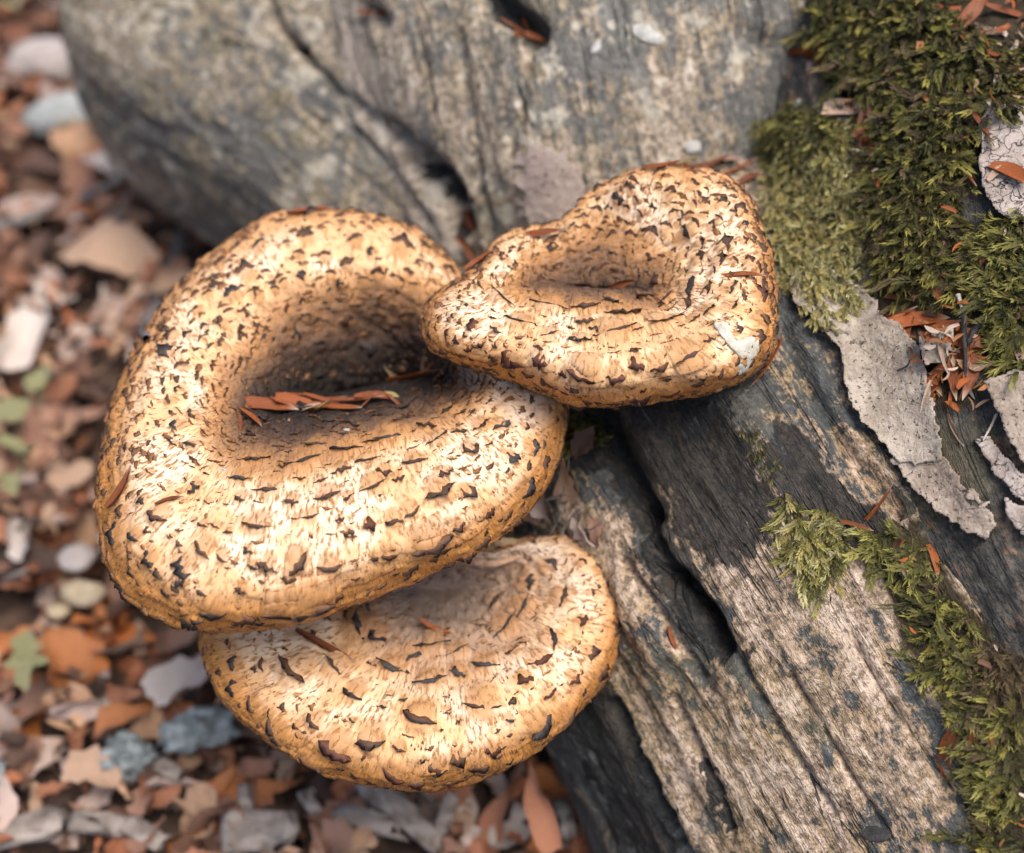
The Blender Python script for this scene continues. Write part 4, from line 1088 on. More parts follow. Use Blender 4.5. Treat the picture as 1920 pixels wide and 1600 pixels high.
# ------------------------------------------------------------------ bud scales, twigs and scraps caught on wood and caps
def strip_mesh(seed, wide, curl):
    r = random.Random(seed); nu_, nv_ = 7, 4
    V = []; UVs = []
    bend = r.uniform(-.12, .12); cup = r.uniform(0.25, 0.6); tw = r.uniform(-.6, .6)
    for i in range(nu_):
        u = i / (nu_ - 1); hw = wide * 0.5 * (math.sin(math.pi * min(1, 0.16 + 0.84 * u)) ** 0.7 + 0.06) * r.uniform(0.88, 1.1)
        for j in range(nv_):
            v = j / (nv_ - 1) * 2 - 1
            a = tw * (u - .5)
            y = hw * v; z = cup * hw * (v * v) + curl * (u - .5) ** 2
            V.append((u - .5, y * math.cos(a) - z * math.sin(a) + bend * (u - .5) ** 2 * 4, y * math.sin(a) + z * math.cos(a) + 0.02))
            UVs.append((u, j / (nv_ - 1)))
    F = grid_faces(nu_, nv_)
    V = np.array(V); n = len(V)
    Vb = V - np.array((0, 0, 0.018))
    F2 = np.concatenate([F, F[:, ::-1] + n])
    return mesh_from('bud_scale', np.concatenate([V, Vb]), F2, UVs + UVs)
STRIPS = [strip_mesh(k_, w_, c) for k_, (w_, c) in enumerate(((.16, .10), (.22, .16), (.12, -.08), (.28, .2), (.18, -.12), (.10, .1), (.24, .05), (.14, .22)))]
def surf_matrix(bvh, px, py, length_px, ang, lift, yaw_noise=0, tilt=0.0, width=1.0):
    h, n = cast(bvh, px, py)
    if h is None: return None
    p = np.array(h); n = np.array(n)
    if n @ (CAM - p) < 0: n = -n
    x = RT * math.cos(R(ang)) - UP * math.sin(R(ang)); x = x - n * (x @ n); x /= np.linalg.norm(x)
    x = x * math.cos(tilt) + n * math.sin(tilt)
    y = np.cross(n, x); y /= np.linalg.norm(y); z = np.cross(x, y)
    d = (p - CAM) @ FW; L = length_px * K * d
    p = p + n * (lift + abs(math.sin(tilt)) * L * 0.45)
    return Matrix(((x[0] * L, y[0] * L * width, z[0] * L, p[0]), (x[1] * L, y[1] * L * width, z[1] * L, p[1]), (x[2] * L, y[2] * L * width, z[2] * L, p[2]), (0, 0, 0, 1)))
LMAT = {'o': ('bud', 'rusty orange'), 'p': ('bud_pale', 'pale tan'), 'y': ('bud_yellow', 'yellowish')}
def buds(group, lst):
    n_of = {}
    for e in lst:
        px, py, ln, ang, code, lab = e[:6]
        m4 = surf_matrix(all_bvh, px, py, ln * 1.2, ang, 0.0006, tilt=e[6] if len(e) > 6 else random.uniform(-0.05, 0.12), width=e[7] if len(e) > 7 else random.uniform(0.85, 1.25))
        if m4 is None: continue
        o = link('bud_scale', random.choice(STRIPS), M[LMAT[code][0]])
        o.matrix_basis = m4
        o['label'] = lab; o['category'] = 'bud scale'; o['group'] = group
buds('bud scales on the largest mushroom', [
    (505, 764, 95, 6, 'o', 'long rust-orange bud scale at the outer end of the row in the big funnel'),
    (560, 760, 80, 2, 'o', 'orange bud scale second in the row in the big funnel'), (590, 768, 80, -8, 'o', 'orange bud scale third in the row in the big funnel'),
    (625, 764, 100, -4, 'o', 'orange bud scale in the middle of the row in the big funnel'), (668, 758, 90, -8, 'o', 'orange bud scale past the middle of the row in the big funnel'),
    (705, 748, 70, -12, 'o', 'short orange bud scale at the inner end of the row in the big funnel'), (600, 772, 50, 20, 'y', 'yellowish scrap lying on the row of bud scales in the big funnel'),
    (738, 742, 34, 30, 'y', 'yellow-green scrap where the funnel meets the pale fold'), (742, 762, 44, 78, 'o', 'short upright bud scale below the yellow-green scrap'),
    (470, 790, 55, 72, 'o', 'amber bud scale hanging down from the funnel edge', 0.15), (450, 800, 44, 95, 'o', 'thin amber bud scale beside the hanging one'),
    (775, 712, 84, -52, 'o', 'steep russet bud scale under the upper mushroom'), (797, 694, 70, -60, 'p', 'pale bud scale beside the steep russet one'), (812, 690, 60, -40, 'o', 'dull russet bud scale wedged below the upper mushroom'),
    (232, 918, 78, -58, 'o', 'single bright orange bud scale on the outer skin of the largest mushroom', 0.02, 1.3), (318, 940, 46, -30, 'o', 'small brown bud scale on the skin near the bright orange one', 0.0, 0.7),
    (530, 771, 60, 20, 'o', 'short orange bud scale crossing under the row in the big funnel', 0.2), (575, 775, 50, -25, 'p', 'pale broken bud scale under the row in the big funnel', 0.2), (648, 770, 60, 14, 'o', 'dark broken bud scale under the middle of the row in the big funnel', 0.2), (610, 757, 70, 10, 'o', 'bud scale lying on the back of the row in the big funnel', 0.1), (690, 764, 50, -30, 'o', 'slanting broken bud scale low at the inner end of the row', 0.2), (545, 750, 54, -14, 'o', 'bud scale leaning on the dark funnel wall', 0.3),
    (585, 401, 76, -6, 'o', 'orange sliver on the top edge of the largest mushroom')])
buds('bud scales on the upper mushroom', [
    (1012, 438, 88, -8, 'o', 'orange bud scale lying across the low rear lobe of the upper mushroom'), (1165, 530, 56, -32, 'o', 'thin red bud scale in the funnel of the upper mushroom'),
    (1392, 517, 76, 14, 'o', 'dark red sliver across the far rim of the upper mushroom', 0.0, 0.6),
    (1245, 316, 66, 4, 'o', 'red-brown bud scale first along the rear rim of the upper mushroom'), (1288, 312, 70, 2, 'o', 'red-brown bud scale second along the rear rim of the upper mushroom'),
    (1292, 298, 34, -20, 'y', 'yellowish scrap standing behind the rear rim of the upper mushroom'), (1335, 318, 82, 8, 'o', 'wide red bud scale in the heap behind the rear rim'),
    (1362, 304, 60, 24, 'p', 'pale pink bud scale on top of the heap behind the rear rim'), (1388, 318, 66, -30, 'o', 'orange bud scale leaning out of the heap toward the moss'), (1402, 340, 56, -15, 'o', 'lowest red bud scale of the heap beside the moss'),
    (1436, 680, 92, 108, 'o', 'thin brown needle hanging below the torn white gash', 0.0, 0.22)])
buds('bud scales on the lower mushroom', [(612, 1217, 112, 38, 'o', 'long brown bud scale on the skin just below the largest mushroom', 0.02, 0.8), (822, 1189, 72, 12, 'o', 'short rusty bud scale in the grey hollow of the lower mushroom', 0.02)])
buds('bud scales in the gap between the mushrooms', [
    (876, 430, 62, 62, 'o', 'reddish bud scale standing in the gap between the mushrooms', 0.5), (886, 464, 60, 40, 'o', 'orange bud scale at the bottom of the gap between the mushrooms', 0.2), (905, 492, 58, 8, 'o', 'rusty bud scale resting on the upper mushroom by the gap'), (865, 498, 70, -8, 'p', 'greyish pale bud scale bridging the gap')])
buds('bud scales in hollows of the trunk', [
    (985, 45, 66, 72, 'o', 'upright orange bud scale in the dark hollow at the top', 0.4), (1008, 58, 60, 100, 'o', 'leaning orange bud scale in the dark hollow at the top', 0.4), (962, 56, 54, 40, 'o', 'pinkish orange bud scale on the lip of the hollow at the top'),
    (1002, 76, 70, 5, 'o', 'flat orange bud scale on the lower lip of the hollow at the top'), (692, 36, 52, 55, 'o', 'orange bud scale in the small upper hollow', 0.3), (716, 36, 50, 100, 'o', 'second orange bud scale in the small upper hollow', 0.3)])
buds('bud scales among the moss', [
    (1522, 92, 84, -52, 'o', 'broad rust bud scale at the edge of the dark moss', 0.1, 1.6), (1516, 62, 40, 40, 'p', 'pale scrap above the broad rust bud scale'), (1552, 142, 62, 68, 'o', 'orange bud scale with a white base on the wood by the dark moss'),
    (1585, 205, 66, 20, 'p', 'flat tan scrap between the two mosses', 0.0, 1.8), (1622, 240, 84, -60, 'o', 'long orange bud scale between pale and dark moss'), (1632, 280, 54, 75, 'o', 'short red bud scale between pale and dark moss'),
    (1742, 212, 110, 18, 'o', 'long thin orange bud scale crossing the dark moss'), (1800, 216, 92, -12, 'o', 'orange bud scale pointing to the pink bark'), (1838, 236, 62, 68, 'o', 'orange bud scale bent down beside the pink bark'),
    (1806, 332, 74, 82, 'o', 'upright orange bud scale on the brown moss', 0.25), (1684, 340, 44, 88, 'o', 'small red bud scale sunk in the dark moss'), (1640, 205, 42, -80, 'y', 'yellowish sprig in the dark moss'),
    (1762, 26, 90, 12, 'o', 'broad orange bud scale at the top edge', 0.1, 1.6), (1722, 14, 84, -18, 'o', 'orange bud scale at the very top edge'), (1824, 30, 100, -52, 'o', 'large orange bud scale leaning up at the top corner', 0.2, 1.4),
    (1886, 28, 86, 8, 'o', 'flat orange bud scale in the top corner'), (1826, 92, 100, 44, 'o', 'thin orange bud scale slanting over dark moss'), (1868, 112, 76, 40, 'o', 'second slanting orange bud scale near the corner moss'), (1890, 132, 66, 25, 'o', 'rust bud scale on brown corner moss'),
    (1850, 60, 60, 30, 'p', 'pale bud scale among the corner litter'), (1900, 330, 78, 52, 'o', 'red bud scale on the pink cracked bark', 0.1, 1.5), (1872, 322, 54, -40, 'p', 'tan scrap on the pink cracked bark'), (1878, 430, 58, -60, 'o', 'orange bud scale on top of the bright moss clump'),
    (1770, 545, 56, 10, 'p', 'pale bud scale under the dark moss'), (1690, 560, 46, 18, 'o', 'small orange bud scale above the pale bark flake'), (1655, 455, 50, 80, 'p', 'pinkish scrap below the dark moss')])
buds('bud scales round the pale bark flake', [
    (1682, 598, 96, 6, 'o', 'orange bud scale leading the row above the pale bark flake'), (1722, 604, 96, 4, 'o', 'orange bud scale in the middle of the row above the pale bark flake'), (1762, 612, 86, 14, 'o', 'orange bud scale near the end of the row by the twig'),
    (1800, 632, 74, 32, 'o', 'red bud scale ending the row by the twig'), (1708, 612, 52, 86, 'o', 'short upright orange bud scale in the row above the flake', 0.2), (1782, 702, 104, 100, 'o', 'long orange bud scale hanging between flake and twig', 0.1),
    (1822, 690, 124, 96, 'o', 'longest orange bud scale, with a white tip, below the dark twig', 0.1), (1768, 672, 60, 72, 'p', 'pale bud scale beside the long hanging orange one'), (1800, 706, 84, 84, 'p', 'tan bud scale between the two long orange ones', 0.1, 1.4),
    (1752, 728, 76, 112, 'o', 'dull rust bud scale at the edge of the pale flake', 0.1, 1.5), (1738, 746, 56, 100, 'p', 'brownish bud scale under the dull rust one'), (1812, 668, 56, 60, 'o', 'small red bud scale at the twig fork'),
    (1542, 614, 52, 12, 'o', 'small rust bud scale left of the pale bark flake', 0.1, 1.5), (1556, 638, 40, 20, 'p', 'whitish scrap under the small rust bud scale'), (1640, 958, 112, -48, 'o', 'curved orange needle on dark wood below the pale flake', 0.0, 0.45), (1606, 986, 54, 18, 'o', 'brown end of a curved needle on dark wood', 0.0, 0.5),
    (1790, 800, 80, 36, 'p', 'tan stalk lying below the pale flake', 0.0, 0.5), (1912, 668, 66, 78, 'p', 'pale pinkish bud scale at the edge under the moss clump'), (1880, 622, 52, 96, 'o', 'orange cup-shaped bud scale beside the forked twig', 0.2, 1.5)])
buds('bud scales on the bare wood', [(1778, 1402, 106, -70, 'o', 'bright orange bud scale with a white tip beside the moss strip', 0.05, 1.1), (1752, 1052, 54, 80, 'o', 'thin orange bud scale against the dark ridge'), (1258, 1205, 50, 72, 'o', 'small orange bud scale beside the dark groove'),
    (1795, 1165, 30, 10, 'p', 'pink scrap in the moss strip'), (1880, 1262, 28, 30, 'p', 'pink crumb low in the moss strip'), (1478, 1500, 40, 60, 'p', 'tiny pale splinter on the bare root')])

def twig(name, pts, rad_px, mat, label, bvh=None, lift=0.002, taper=0.5):
    q = []
    for e in pts:
        if len(e) == 3: q.append((*P(*e), 0)); continue
        h, n = cast(bvh or all_bvh, e[0], e[1])
        if h is None: q.append((*PZ(e[0], e[1], GZ + 0.012), 0)); continue
        n = np.array(n); q.append((*(np.array(h) + n * lift), 0))
    c = spline([p[:3] for p in q], 26, even=False); nv_ = 8; V = []
    d = ((c - CAM) @ FW).mean(); r0 = rad_px * K * d
    t = np.gradient(c, axis=0); t /= np.linalg.norm(t, axis=1)[:, None]
    for i in range(len(c)):
        a = np.cross(t[i], (0.3, 0.2, 0.93)); a /= np.linalg.norm(a); b = np.cross(t[i], a)
        r_ = r0 * (1 - taper * i / len(c)) * (1 + 0.16 * math.sin(i * 2.1) + 0.1 * random.uniform(-1, 1))
        if i in (0, len(c) - 1): r_ *= 0.3
        for k_ in range(nv_):
            A = 2 * math.pi * k_ / nv_; V.append(c[i] + (a * math.cos(A) + b * math.sin(A)) * r_)
    return link(name, mesh_from(name, V, grid_faces(len(c), nv_, True)), mat, label=label, category='twig')
tw = thing('forked_twig', 'dark forked twig with a broken pale tip beside the bright moss', 'twig', P(1830, 640, 0.6))
for nm, pts, r_, mt in (('stem', [(1808, 590), (1818, 625), (1826, 670), (1822, 720)], 6, M['twig_dark']), ('branch', [(1824, 652), (1850, 610), (1888, 585), (1935, 565)], 6, M['twig_dark']), ('broken_tip', [(1802, 564), (1805, 578), (1809, 594)], 5, M['twig_pale'])):
    o = twig(nm, pts, r_, mt, 'x', lift=0.006); o.parent = tw; keep(o); del o['category']; del o['label']
twig('dry_stalk', [(1874, 776), (1860, 800), (1842, 828)], 3, M['twig_pale'], 'white dry stalk lying on the dark ridge')
twig('dry_stalk', [(1685, 700), (1700, 688), (1712, 676)], 2, M['twig_dark'], 'tiny dark splinter on the pale bark flake')
twig('fallen_stick', [(-40, 435), (60, 408), (140, 380), (235, 330)], 11, M['twig'], 'blurred grey stick lying across the leaf litter below the root', taper=0.3)
twig('fallen_stick', [(345, 440), (325, 500), (300, 570), (280, 640)], 17, M['twig'], 'thick blurred grey stick half hidden behind the largest mushroom', taper=0.2)

# a black leaf scrap on the bare root, white crusts
def crumb(name, px, py, size_px, flat, mat, label, cat, bvh=None, seed=0, ang=0, aspect=1.0, group=None, sink=0.35, angular=False):
    h, n = cast(bvh or all_bvh, px, py)
    if h is None: p, n = PZ(px, py, GZ), np.array((0, 0, 1.0))
    else: p, n = np.array(h), np.array(n)
    if n @ (CAM - p) < 0: n = -n
    L = size_px * K * ((p - CAM) @ FW) * 0.5
    x = RT * math.cos(R(ang)) - UP * math.sin(R(ang)); x = x - n * (x @ n); x /= np.linalg.norm(x); y = np.cross(n, x)
    nu_, nv_ = (7, 9) if angular else ((34, 44) if cat == 'lichen' else (14, 20)); V = []
    for i in range(nu_):
        t_ = math.pi * i / (nu_ - 1)
        for j in range(nv_):
            a = 2 * math.pi * j / nv_
            V.append((math.sin(t_) * math.cos(a), math.sin(t_) * math.sin(a), math.cos(t_)))
    V = np.array(V); V = V * (1 + 0.35 * fbm(V * 1.3 + seed * 7.7, 3) + 0.06 * fbm(V * 6 + seed, 2))[:, None]
    if angular:
        V = np.sign(V) * np.abs(V) ** 0.4; V = V + np.random.default_rng(int(seed)).normal(0, 0.16, V.shape)
    elif cat == 'lichen':
        V = V * (1 + 0.55 * fbm(V * 2.6 + seed, 2) + 0.6 * fbm(V * 7 + seed, 3, 0.7))[:, None]
    W = p + L * (V[:, :1] * x + V[:, 1:2] * y * aspect + (V[:, 2:] + sink) * n * flat)
    me = mesh_from(name, W - p, grid_faces(nu_, nv_, True), smooth_=not angular)
    o = link(name, me, mat, label=label, category=cat)
    o.location = p
    if group: o['group'] = group
    return o
crumb('bark_scrap', 1640, 1564, 56, 0.16, M['twig_dark'], 'black curled scrap on the bare root at the bottom', 'bark scrap', seed=1, aspect=0.55)
crumb('pale_chip', 1215, 66, 66, 0.14, M['crust'], 'largest white chip lying on the upper trunk', 'wood chip', seed=2, ang=20, aspect=0.45)
crumb('pale_chip', 1120, 88, 34, 0.14, M['crust'], 'small white chip beside the largest one on the upper trunk', 'wood chip', seed=3, ang=-50, aspect=0.5)
crumb('pale_chip', 1496, 196, 26, 0.3, M['crust'], 'white chip at the top edge of the pale moss', 'wood chip', seed=4, aspect=0.6)
crumb('pale_chip', 1300, 276, 40, 0.2, M['crust'], 'white fluff speck on the trunk behind the upper mushroom', 'wood chip', seed=5, aspect=0.6)
crumb('pale_chip', 1400, 660, 1, 0.1, M['crust'], 'white grain', 'wood chip', seed=6) if False else None
for k_, (x, y, s_) in enumerate(((480, 858, 11), (420, 880, 12), (650, 806, 12))):
    crumb('white_speck', x, y, s_, 0.3, M['crust'], ['small white speck on the skin beneath the big funnel', 'white speck farther out on the skin than its twin', 'white speck close below the row of bud scales'][k_], 'speck', seed=10 + k_, aspect=0.6)

# ------------------------------------------------------------------ leaves
def leaf_mesh(seed):
    r = random.Random(seed); nu_, nv_ = 9, 5; V = []; UVs = []
    wd = r.uniform(0.15, 0.36); fold = r.uniform(-0.2, 0.7); curl = r.uniform(-0.9, 0.9); roll = r.uniform(-1.6, 1.6); side = r.uniform(-.5, .5)
    cut0, cut1 = r.choice(((0, 1), (0, 1), (0.3, 1), (0.0, 0.7), (0.2, 0.85)))
    for i in range(nu_):
        u = i / (nu_ - 1); uu = cut0 + (cut1 - cut0) * u
        hl, hr = (wd * (math.sin(math.pi * uu ** 0.85) ** 0.8 + 0.02) * r.uniform(0.6, 1.15) for _ in (0, 1))
        for j in range(nv_):
            v = j / (nv_ - 1) * 2 - 1
            a = roll * (u - .5)
            y = (hl if v < 0 else hr) * v; z = fold * abs(y) + curl * (u - .5) ** 2 + r.uniform(-.045, .045)
            V.append((u - .5 + r.uniform(-.03, .03), y * math.cos(a) - z * math.sin(a) + side * (u - .5) ** 2, y * math.sin(a) + z * math.cos(a))); UVs.append((u, j / (nv_ - 1)))
    return mesh_from('leaf', V, grid_faces(nu_, nv_), UVs), abs(curl), fold
LEAVES = [leaf_mesh(k_) for k_ in range(26)]
MARKS = [('beside the pinkish stone', 95, 150), ('by the blue-grey stone', 120, 245), ('below the blunt end of the root', 250, 390), ('near the big whitish leaf', 45, 640), ('around the green seedling', 50, 830),
         ('beside the tan pebble', 175, 1155), ('by the whitish leaf under the largest mushroom', 330, 1270), ('next to the round lichen lump', 240, 1450), ('next to the longer lichen lump', 400, 1420), ('among the grey chips at the bottom', 130, 1570),
         ('below the lower mushroom', 640, 1500), ('at the foot of the bare root', 1000, 1480), ('outward of the largest mushroom', 120, 960), ('above the small green sprig', 60, 1130), ('below the small green sprig', 60, 1340),
         ('at the top corner of the litter', 60, 40), ('along the grey stick', 130, 420), ('between stick and largest mushroom', 220, 600), ('close beneath the rolled edge of the largest mushroom', 250, 1200), ('below the round lichen lump', 350, 1560), ('under the pale wood shards', 760, 1560)]
full_bvh = bvh_of(tubes + caps_geo)
def free_of_wood(p):
    d = Vector(p) - Vector(CAM)
    h = full_bvh.ray_cast(Vector(CAM), d.normalized(), d.length - 0.005)
    return h[0] is None
used_labels = set()
cols = list(LEAF); cw = [3.4, 2.6, 2.4, 1.6, 1.7, 3.6, 0.5]
def leaf_label(px, py, length_px, colour, cu, fo):
    size = 'tiny' if length_px < 52 else 'small' if length_px < 75 else ('large' if length_px > 125 else 'mid-sized')
    st = 'curled' if cu > 0.55 else ('folded' if fo > 0.35 else 'flat')
    mk = min(MARKS, key=lambda q: math.hypot(q[1] - px, q[2] - py))[0]
    return f'{size} {st} {colour} leaf {mk}'
def leaf(px, py, length_px, colour, label=None, ang=None, tilt=None, z=None, group='dry leaves of the woodland litter', state=None):
    p = PZ(px, py, GZ + (random.uniform(0.0, 0.022) if z is None else z))
    L = length_px * K * ((p - CAM) @ FW)
    me, cu, fo = random.choice(LEAVES)
    if label is None:
        for _ in range(30):
            lab = leaf_label(px, py, length_px, colour, cu, fo)
            if lab not in used_labels: break
            (me, cu, fo) = random.choice(LEAVES); colour = random.choices(cols, cw)[0]
        label = lab; used_labels.add(lab)
    o = link('fallen_leaf', me, LEAF[colour])
    e = (random.gauss(0, .5) if tilt is None else tilt, random.gauss(0, .5) if tilt is None else tilt * 0.5, random.uniform(0, 6.28) if ang is None else -R(ang))
    o.location = p; o.rotation_euler = e; o.scale = (L, L * random.uniform(0.8, 1.25), L)
    o['label'] = label; o['category'] = 'leaf'; o['group'] = group
    return o
leaf(40, 655, 150, 'whitish', 'big whitish leaf lying at the litter edge, above the green seedling', -60, 0.25, 0.03)
leaf(350, 1262, 160, 'whitish', 'whitish leaf poking out from under the edge of the largest mushroom', -35, 0.2, 0.035)
leaf(205, 460, 190, 'tan', 'broad tan leaf just below the blunt end of the root', 10, 0.15, 0.03)
leaf(190, 300, 80, 'whitish', 'white leaf beside the end of the blunt root', 30, 0.2, 0.03)
leaf(225, 1340, 120, 'orange', 'brightest orange leaf of the litter, below the largest mushroom', -30, 0.2, 0.035)
leaf(1012, 1510, 170, 'rust brown', 'curled rust leaf hanging at the foot of the bare root', 75, 0.5, 0.06)
leaf(10, 1500, 110, 'pinkish grey', 'greyish leaf at the frame edge beside the lichen lump', 80, 0.2, 0.03)
leaf(180, 1440, 110, 'tan', 'pale tan leaf against the round lichen lump', 20, 0.2, 0.03)
n_leaf = 0; tries = 0
while n_leaf < 265 and tries < 6000:
    tries += 1
    px, py = random.uniform(-60, 1180), random.uniform(-60, 1660)
    if not (px < 470 or py > 1150): continue
    p = PZ(px, py, GZ + 0.012)
    if not free_of_wood(p): continue
    leaf(px, py, random.choices((random.uniform(38, 75), random.uniform(75, 115), random.uniform(115, 170)), (5, 4, 1.0))[0], random.choices(cols, cw)[0]); n_leaf += 1

def litter(name, label, n, lo, hi, area, seed, zr, flat=False):
    """the uncountable rest: leaves or crumbs joined into one layer"""
    g = np.random.default_rng(seed); r = random.Random(seed)
    tm = [(np.array([v.co[:] for v in me.vertices]), np.array([q.vertices[:] for q in me.polygons])) for me, _, _ in LEAVES]
    pal = 1.12 * np.array([(0.31, 0.115, 0.055), (0.43, 0.26, 0.16), (0.12, 0.062, 0.044), (0.42, 0.31, 0.26), (0.44, 0.15, 0.042), (0.25, 0.13, 0.088), (0.055, 0.035, 0.028), (0.52, 0.44, 0.385)])
    VV = []; FF = []; CC = []; off = 0
    for _ in range(n):
        v, f = tm[r.randrange(len(tm))]
        L = r.uniform(lo, hi); a, b, c = g.normal(0, .5), g.normal(0, .5), r.uniform(0, 6.28)
        m3 = np.array(Matrix.Rotation(c, 3, 'Z') @ Matrix.Rotation(a, 3, 'X') @ Matrix.Rotation(b, 3, 'Y'))
        p = np.array((r.uniform(*area[0]), r.uniform(*area[1]), GZ + r.uniform(*zr)))
        VV.append(p + L * (v @ m3.T)); FF.append(f + off); off += len(v)
        CC.append(np.tile(pal[g.choice(8, p=np.array((3, 2.4, 2, 1.6, 1.4, 3, 1.5, 0.6)) / 15.5)] * r.uniform(0.7, 1.2), (len(v), 1)))
    return link(name, mesh_from(name, np.concatenate(VV), np.concatenate(FF), None, {'tint': np.concatenate(CC)}), M['litter'], kind='stuff', label=label, category='leaf litter')
litter('leaf_litter', 'deep layer of dry brown leaves covering the woodland floor', 1500, 0.022, 0.055, ((-0.75, 0.75), (-0.5, 1.1)), 3, (-0.018, 0.006))
litter('outer_leaf_litter', 'leaf litter farther out on the woodland floor', 4200, 0.03, 0.07, ((-1.8, 1.8), (-1.4, 2.4)), 4, (-0.016, 0.012))
litter('litter_crumbs', 'small crumbs of bud scales and leaf scraps in the litter', 4600, 0.008, 0.026, ((-0.6, 0.35), (-0.45, 0.9)), 5, (0.004, 0.026))

# stones, lichen lumps, chips of wood, seedlings on the floor
def on_floor(o, dz=0.0): o.location.z += dz; return o
on_floor(crumb('stone', 95, 152, 140, 0.55, M['stone_pink'], 'rounded pinkish stone in the litter beside the root end', 'stone', seed=21, ang=-12, aspect=0.7), 0.012)
on_floor(crumb('stone', 130, 246, 150, 0.42, M['stone_blue'], 'bluish grey stone with a mossy flank below the pinkish one', 'stone', seed=22, ang=-22, aspect=0.6), 0.012)
on_floor(crumb('pebble', 175, 1156, 84, 0.5, M['stone_tan'], 'tan oval pebble near the rim of the largest mushroom', 'pebble', seed=23, aspect=0.65), 0.022)
on_floor(crumb('pebble', 126, 1184, 42, 0.5, M['stone_tan'], 'little tan pebble next to the oval one', 'pebble', seed=24, aspect=0.7), 0.020)
on_floor(crumb('pebble', 160, 1085, 70, 0.5, M['stone_pink'], 'pale pinkish pebble above the tan oval one', 'pebble', seed=25, aspect=0.8), 0.020)
on_floor(crumb('lichen_lump', 256, 1462, 92, 0.6, M['lichen'], 'round grey-blue lichen lump in the lower litter', 'lichen', seed=31, aspect=0.8), 0.026)
on_floor(crumb('lichen_lump', 385, 1420, 130, 0.4, M['lichen'], 'longer grey-blue lichen lump below the lower mushroom rim', 'lichen', seed=32, ang=-18, aspect=0.5), 0.026)
on_floor(crumb('lichen_lump', 2, 1490, 80, 0.5, M['lichen'], 'grey-blue lichen lump cut by the frame edge', 'lichen', seed=33, ang=70, aspect=0.7), 0.024)
CH = [(60, 1592, 150, -20, .4), (200, 1578, 100, 10, .4), (285, 1596, 90, 35, .45), (500, 1592, 140, 0, .6), (330, 1480, 60, 40, .5), (690, 1500, 130, 62, .28), (735, 1535, 170, 55, .26), (775, 1575, 150, 50, .3), (700, 1575, 120, 20, .35), (800, 1500, 90, 70, .3), (840, 1560, 80, 100, .35), (1060, 1575, 70, 80, .5), (590, 1540, 60, 60, .4), (470, 1530, 56, 80, .5)]
CL = ['broad grey bark chip in the bottom corner', 'grey chip beside the broad one at the bottom', 'small tilted grey chip at the bottom', 'grey chip at the bottom under the lower mushroom', 'little chip under the lichen lump', 'steep pale shard nearest the lower mushroom rim', 'longest pale wood shard under the lower mushroom',
      'pale shard lowest of the pile under the lower mushroom', 'flat grey shard under the longest one', 'short pale shard behind the pile', 'pale shard ending the pile toward the root', 'grey chip by the foot of the bare root', 'small pale splinter beside the shard pile', 'small pale chip between lichen lump and shards']
for k_, (x, y, s_, a, asp) in enumerate(CH):
    on_floor(crumb('wood_chip', x, y, s_, 0.14, M['chip_grey'], CL[k_], 'wood chip', seed=40 + k_, ang=a, aspect=asp, angular=True), 0.022)
def seedling(px, py, lst, label):
    t = thing('seedling', label, 'seedling', PZ(px, py, GZ))
    base = PZ(px, py, GZ)
    for (x, y, s_, a) in lst:
        tip = PZ(x, y, GZ + 0.045)
        o = link('leaf', random.choice(LEAVES)[0], M['seedling'], t)
        L = s_ * K * ((tip - CAM) @ FW)
        o.location = Vector(tip) - Vector(base); o.rotation_euler = (random.gauss(0, .2), random.gauss(0, .2), -R(a)); o.scale = (L, L * 1.4, L)
        c = spline([base, (base + tip) / 2 + np.array((0.004, 0, 0)), tip], 8, even=False); V = []
        for q in c:
            for k_ in range(5): V.append(q - base + 0.0012 * np.array((math.cos(k_ * 1.257), math.sin(k_ * 1.257), 0)))
        link('stem', mesh_from('stem', V, grid_faces(8, 5, True)), M['seedling'], t)
seedling(40, 840, [(25, 770, 70, -50), (50, 850, 66, 20), (80, 715, 60, -40), (20, 905, 56, 60), (15, 830, 60, 10)], 'pale green blurred seedling beside the whitish leaf')
seedling(48, 1240, [(48, 1210, 60, 90), (70, 1240, 50, 10), (30, 1245, 50, 170), (45, 1275, 60, 80)], 'small pale green sprig in the lower litter')
seedling(8, 8, [(10, 8, 60, 20)], 'tip of a green leaf in the top corner of the litter')

# dead leaf and fibres caught on the root between the mushrooms
def caught(px, py, ln, ang, colour, label, tilt=0.15, lift=0.004):
    m4 = surf_matrix(all_bvh, px, py, ln, ang, lift, tilt=tilt)
    o = link('dead_leaf', random.choice(LEAVES)[0], LEAF[colour]); o.matrix_basis = m4
    o['label'] = label; o['category'] = 'leaf'; o['group'] = 'dead scraps caught between the mushrooms'
caught(1085, 890, 110, -55, 'tan', 'tan dead leaf caught under the upper mushroom', 0.3)
caught(1040, 915, 110, -40, 'pinkish grey', 'greyish dead leaf against the edge of the largest mushroom', 0.2)
caught(1015, 965, 80, 20, 'tan', 'small dead leaf in the shade above the lower mushroom')
caught(1110, 980, 90, 30, 'pinkish grey', 'ragged greyish leaf scrap above the lower mushroom', 0.2)
caught(1130, 1000, 60, 75, 'chestnut', 'narrow brown leaf scrap beside the dark groove')
caught(1095, 840, 70, -70, 'dark brown', 'dark leaf scrap under the shadowed rim of the upper mushroom', 0.2)
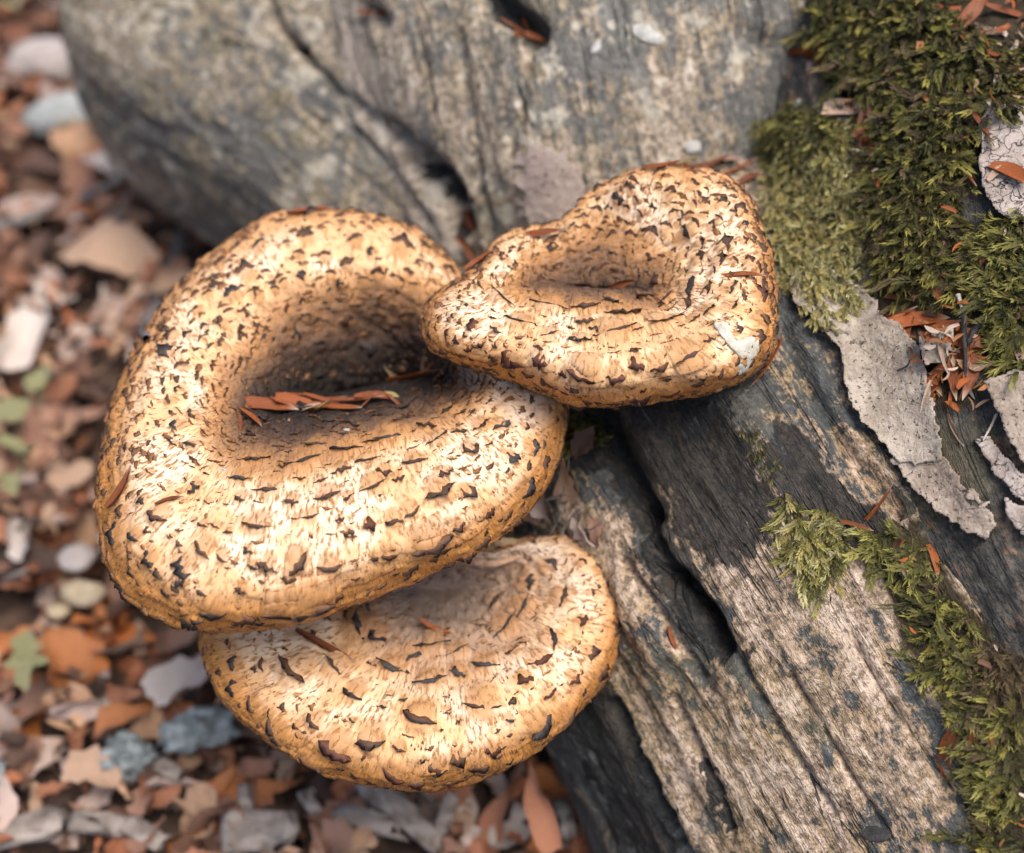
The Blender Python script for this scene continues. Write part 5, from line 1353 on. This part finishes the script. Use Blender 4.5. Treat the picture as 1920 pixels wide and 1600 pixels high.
for k_, pts in enumerate(([(1060, 950), (1072, 925), (1080, 890), (1078, 860)], [(1072, 1010), (1078, 985), (1100, 960), (1120, 950)], [(1050, 1000), (1062, 975), (1075, 950)], [(1085, 965), (1100, 985), (1125, 990), (1150, 970)], [(1040, 940), (1065, 935), (1090, 930)])):
    o = twig('plant_fibre', pts, 1.9, M['twig'], ['upright thin fibre on the greyish dead leaf', 'thin fibre curving toward the dark groove', 'short thin fibre above the lower mushroom', 'looped thin fibre beside the leaf scrap', 'level thin fibre across the dead leaf'][k_], lift=0.006)
    o['category'] = 'fibre'
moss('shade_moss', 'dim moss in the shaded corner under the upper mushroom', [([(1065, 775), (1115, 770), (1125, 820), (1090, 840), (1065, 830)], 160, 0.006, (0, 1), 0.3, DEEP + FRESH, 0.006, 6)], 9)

def debris(name, label, polys, n, seed):
    """crumbs of bud scales and bark too small and many to count, caught in the moss"""
    r = random.Random(seed); VV = []; FF = []; CC = []; off = 0
    tm = [(np.array([v.co[:] for v in me.vertices]), np.array([q.vertices[:] for q in me.polygons])) for me in STRIPS]
    pal = ((0.36, 0.10, 0.025), (0.24, 0.07, 0.022), (0.42, 0.27, 0.17), (0.13, 0.07, 0.04), (0.48, 0.38, 0.30), (0.30, 0.13, 0.05))
    made = 0
    while made < n:
        poly = r.choice(polys)
        x, y = r.uniform(min(p[0] for p in poly), max(p[0] for p in poly)), r.uniform(min(p[1] for p in poly), max(p[1] for p in poly))
        if not in_poly(np.array(x), np.array(y), poly): made += 0.2; continue
        made += 1
        m4 = surf_matrix(wood_bvh, x, y, r.uniform(9, 34), r.uniform(0, 360), r.uniform(0.001, 0.008), tilt=r.uniform(-0.3, 0.4), width=r.uniform(0.8, 1.9))
        if m4 is None: continue
        A = np.array(m4); v, f = r.choice(tm)
        VV.append(v @ A[:3, :3].T + A[:3, 3]); FF.append(f + off); off += len(v); CC.append(np.tile(np.array(r.choice(pal)) * r.uniform(0.7, 1.1), (len(v), 1)))
    link(name, mesh_from(name, np.concatenate(VV), np.concatenate(FF), None, {'tint': np.concatenate(CC)}), M['litter'], kind='stuff', label=label, category='debris')
debris('moss_debris', 'rusty crumbs of bud scales and bark scattered through the moss', SOIL_POLYS + [[(1600, 180), (1660, 200), (1650, 420), (1620, 300)], [(1740, 600), (1860, 620), (1850, 760), (1750, 770)], [(1840, -10), (1930, -10), (1930, 200), (1850, 200)]], 330, 5)
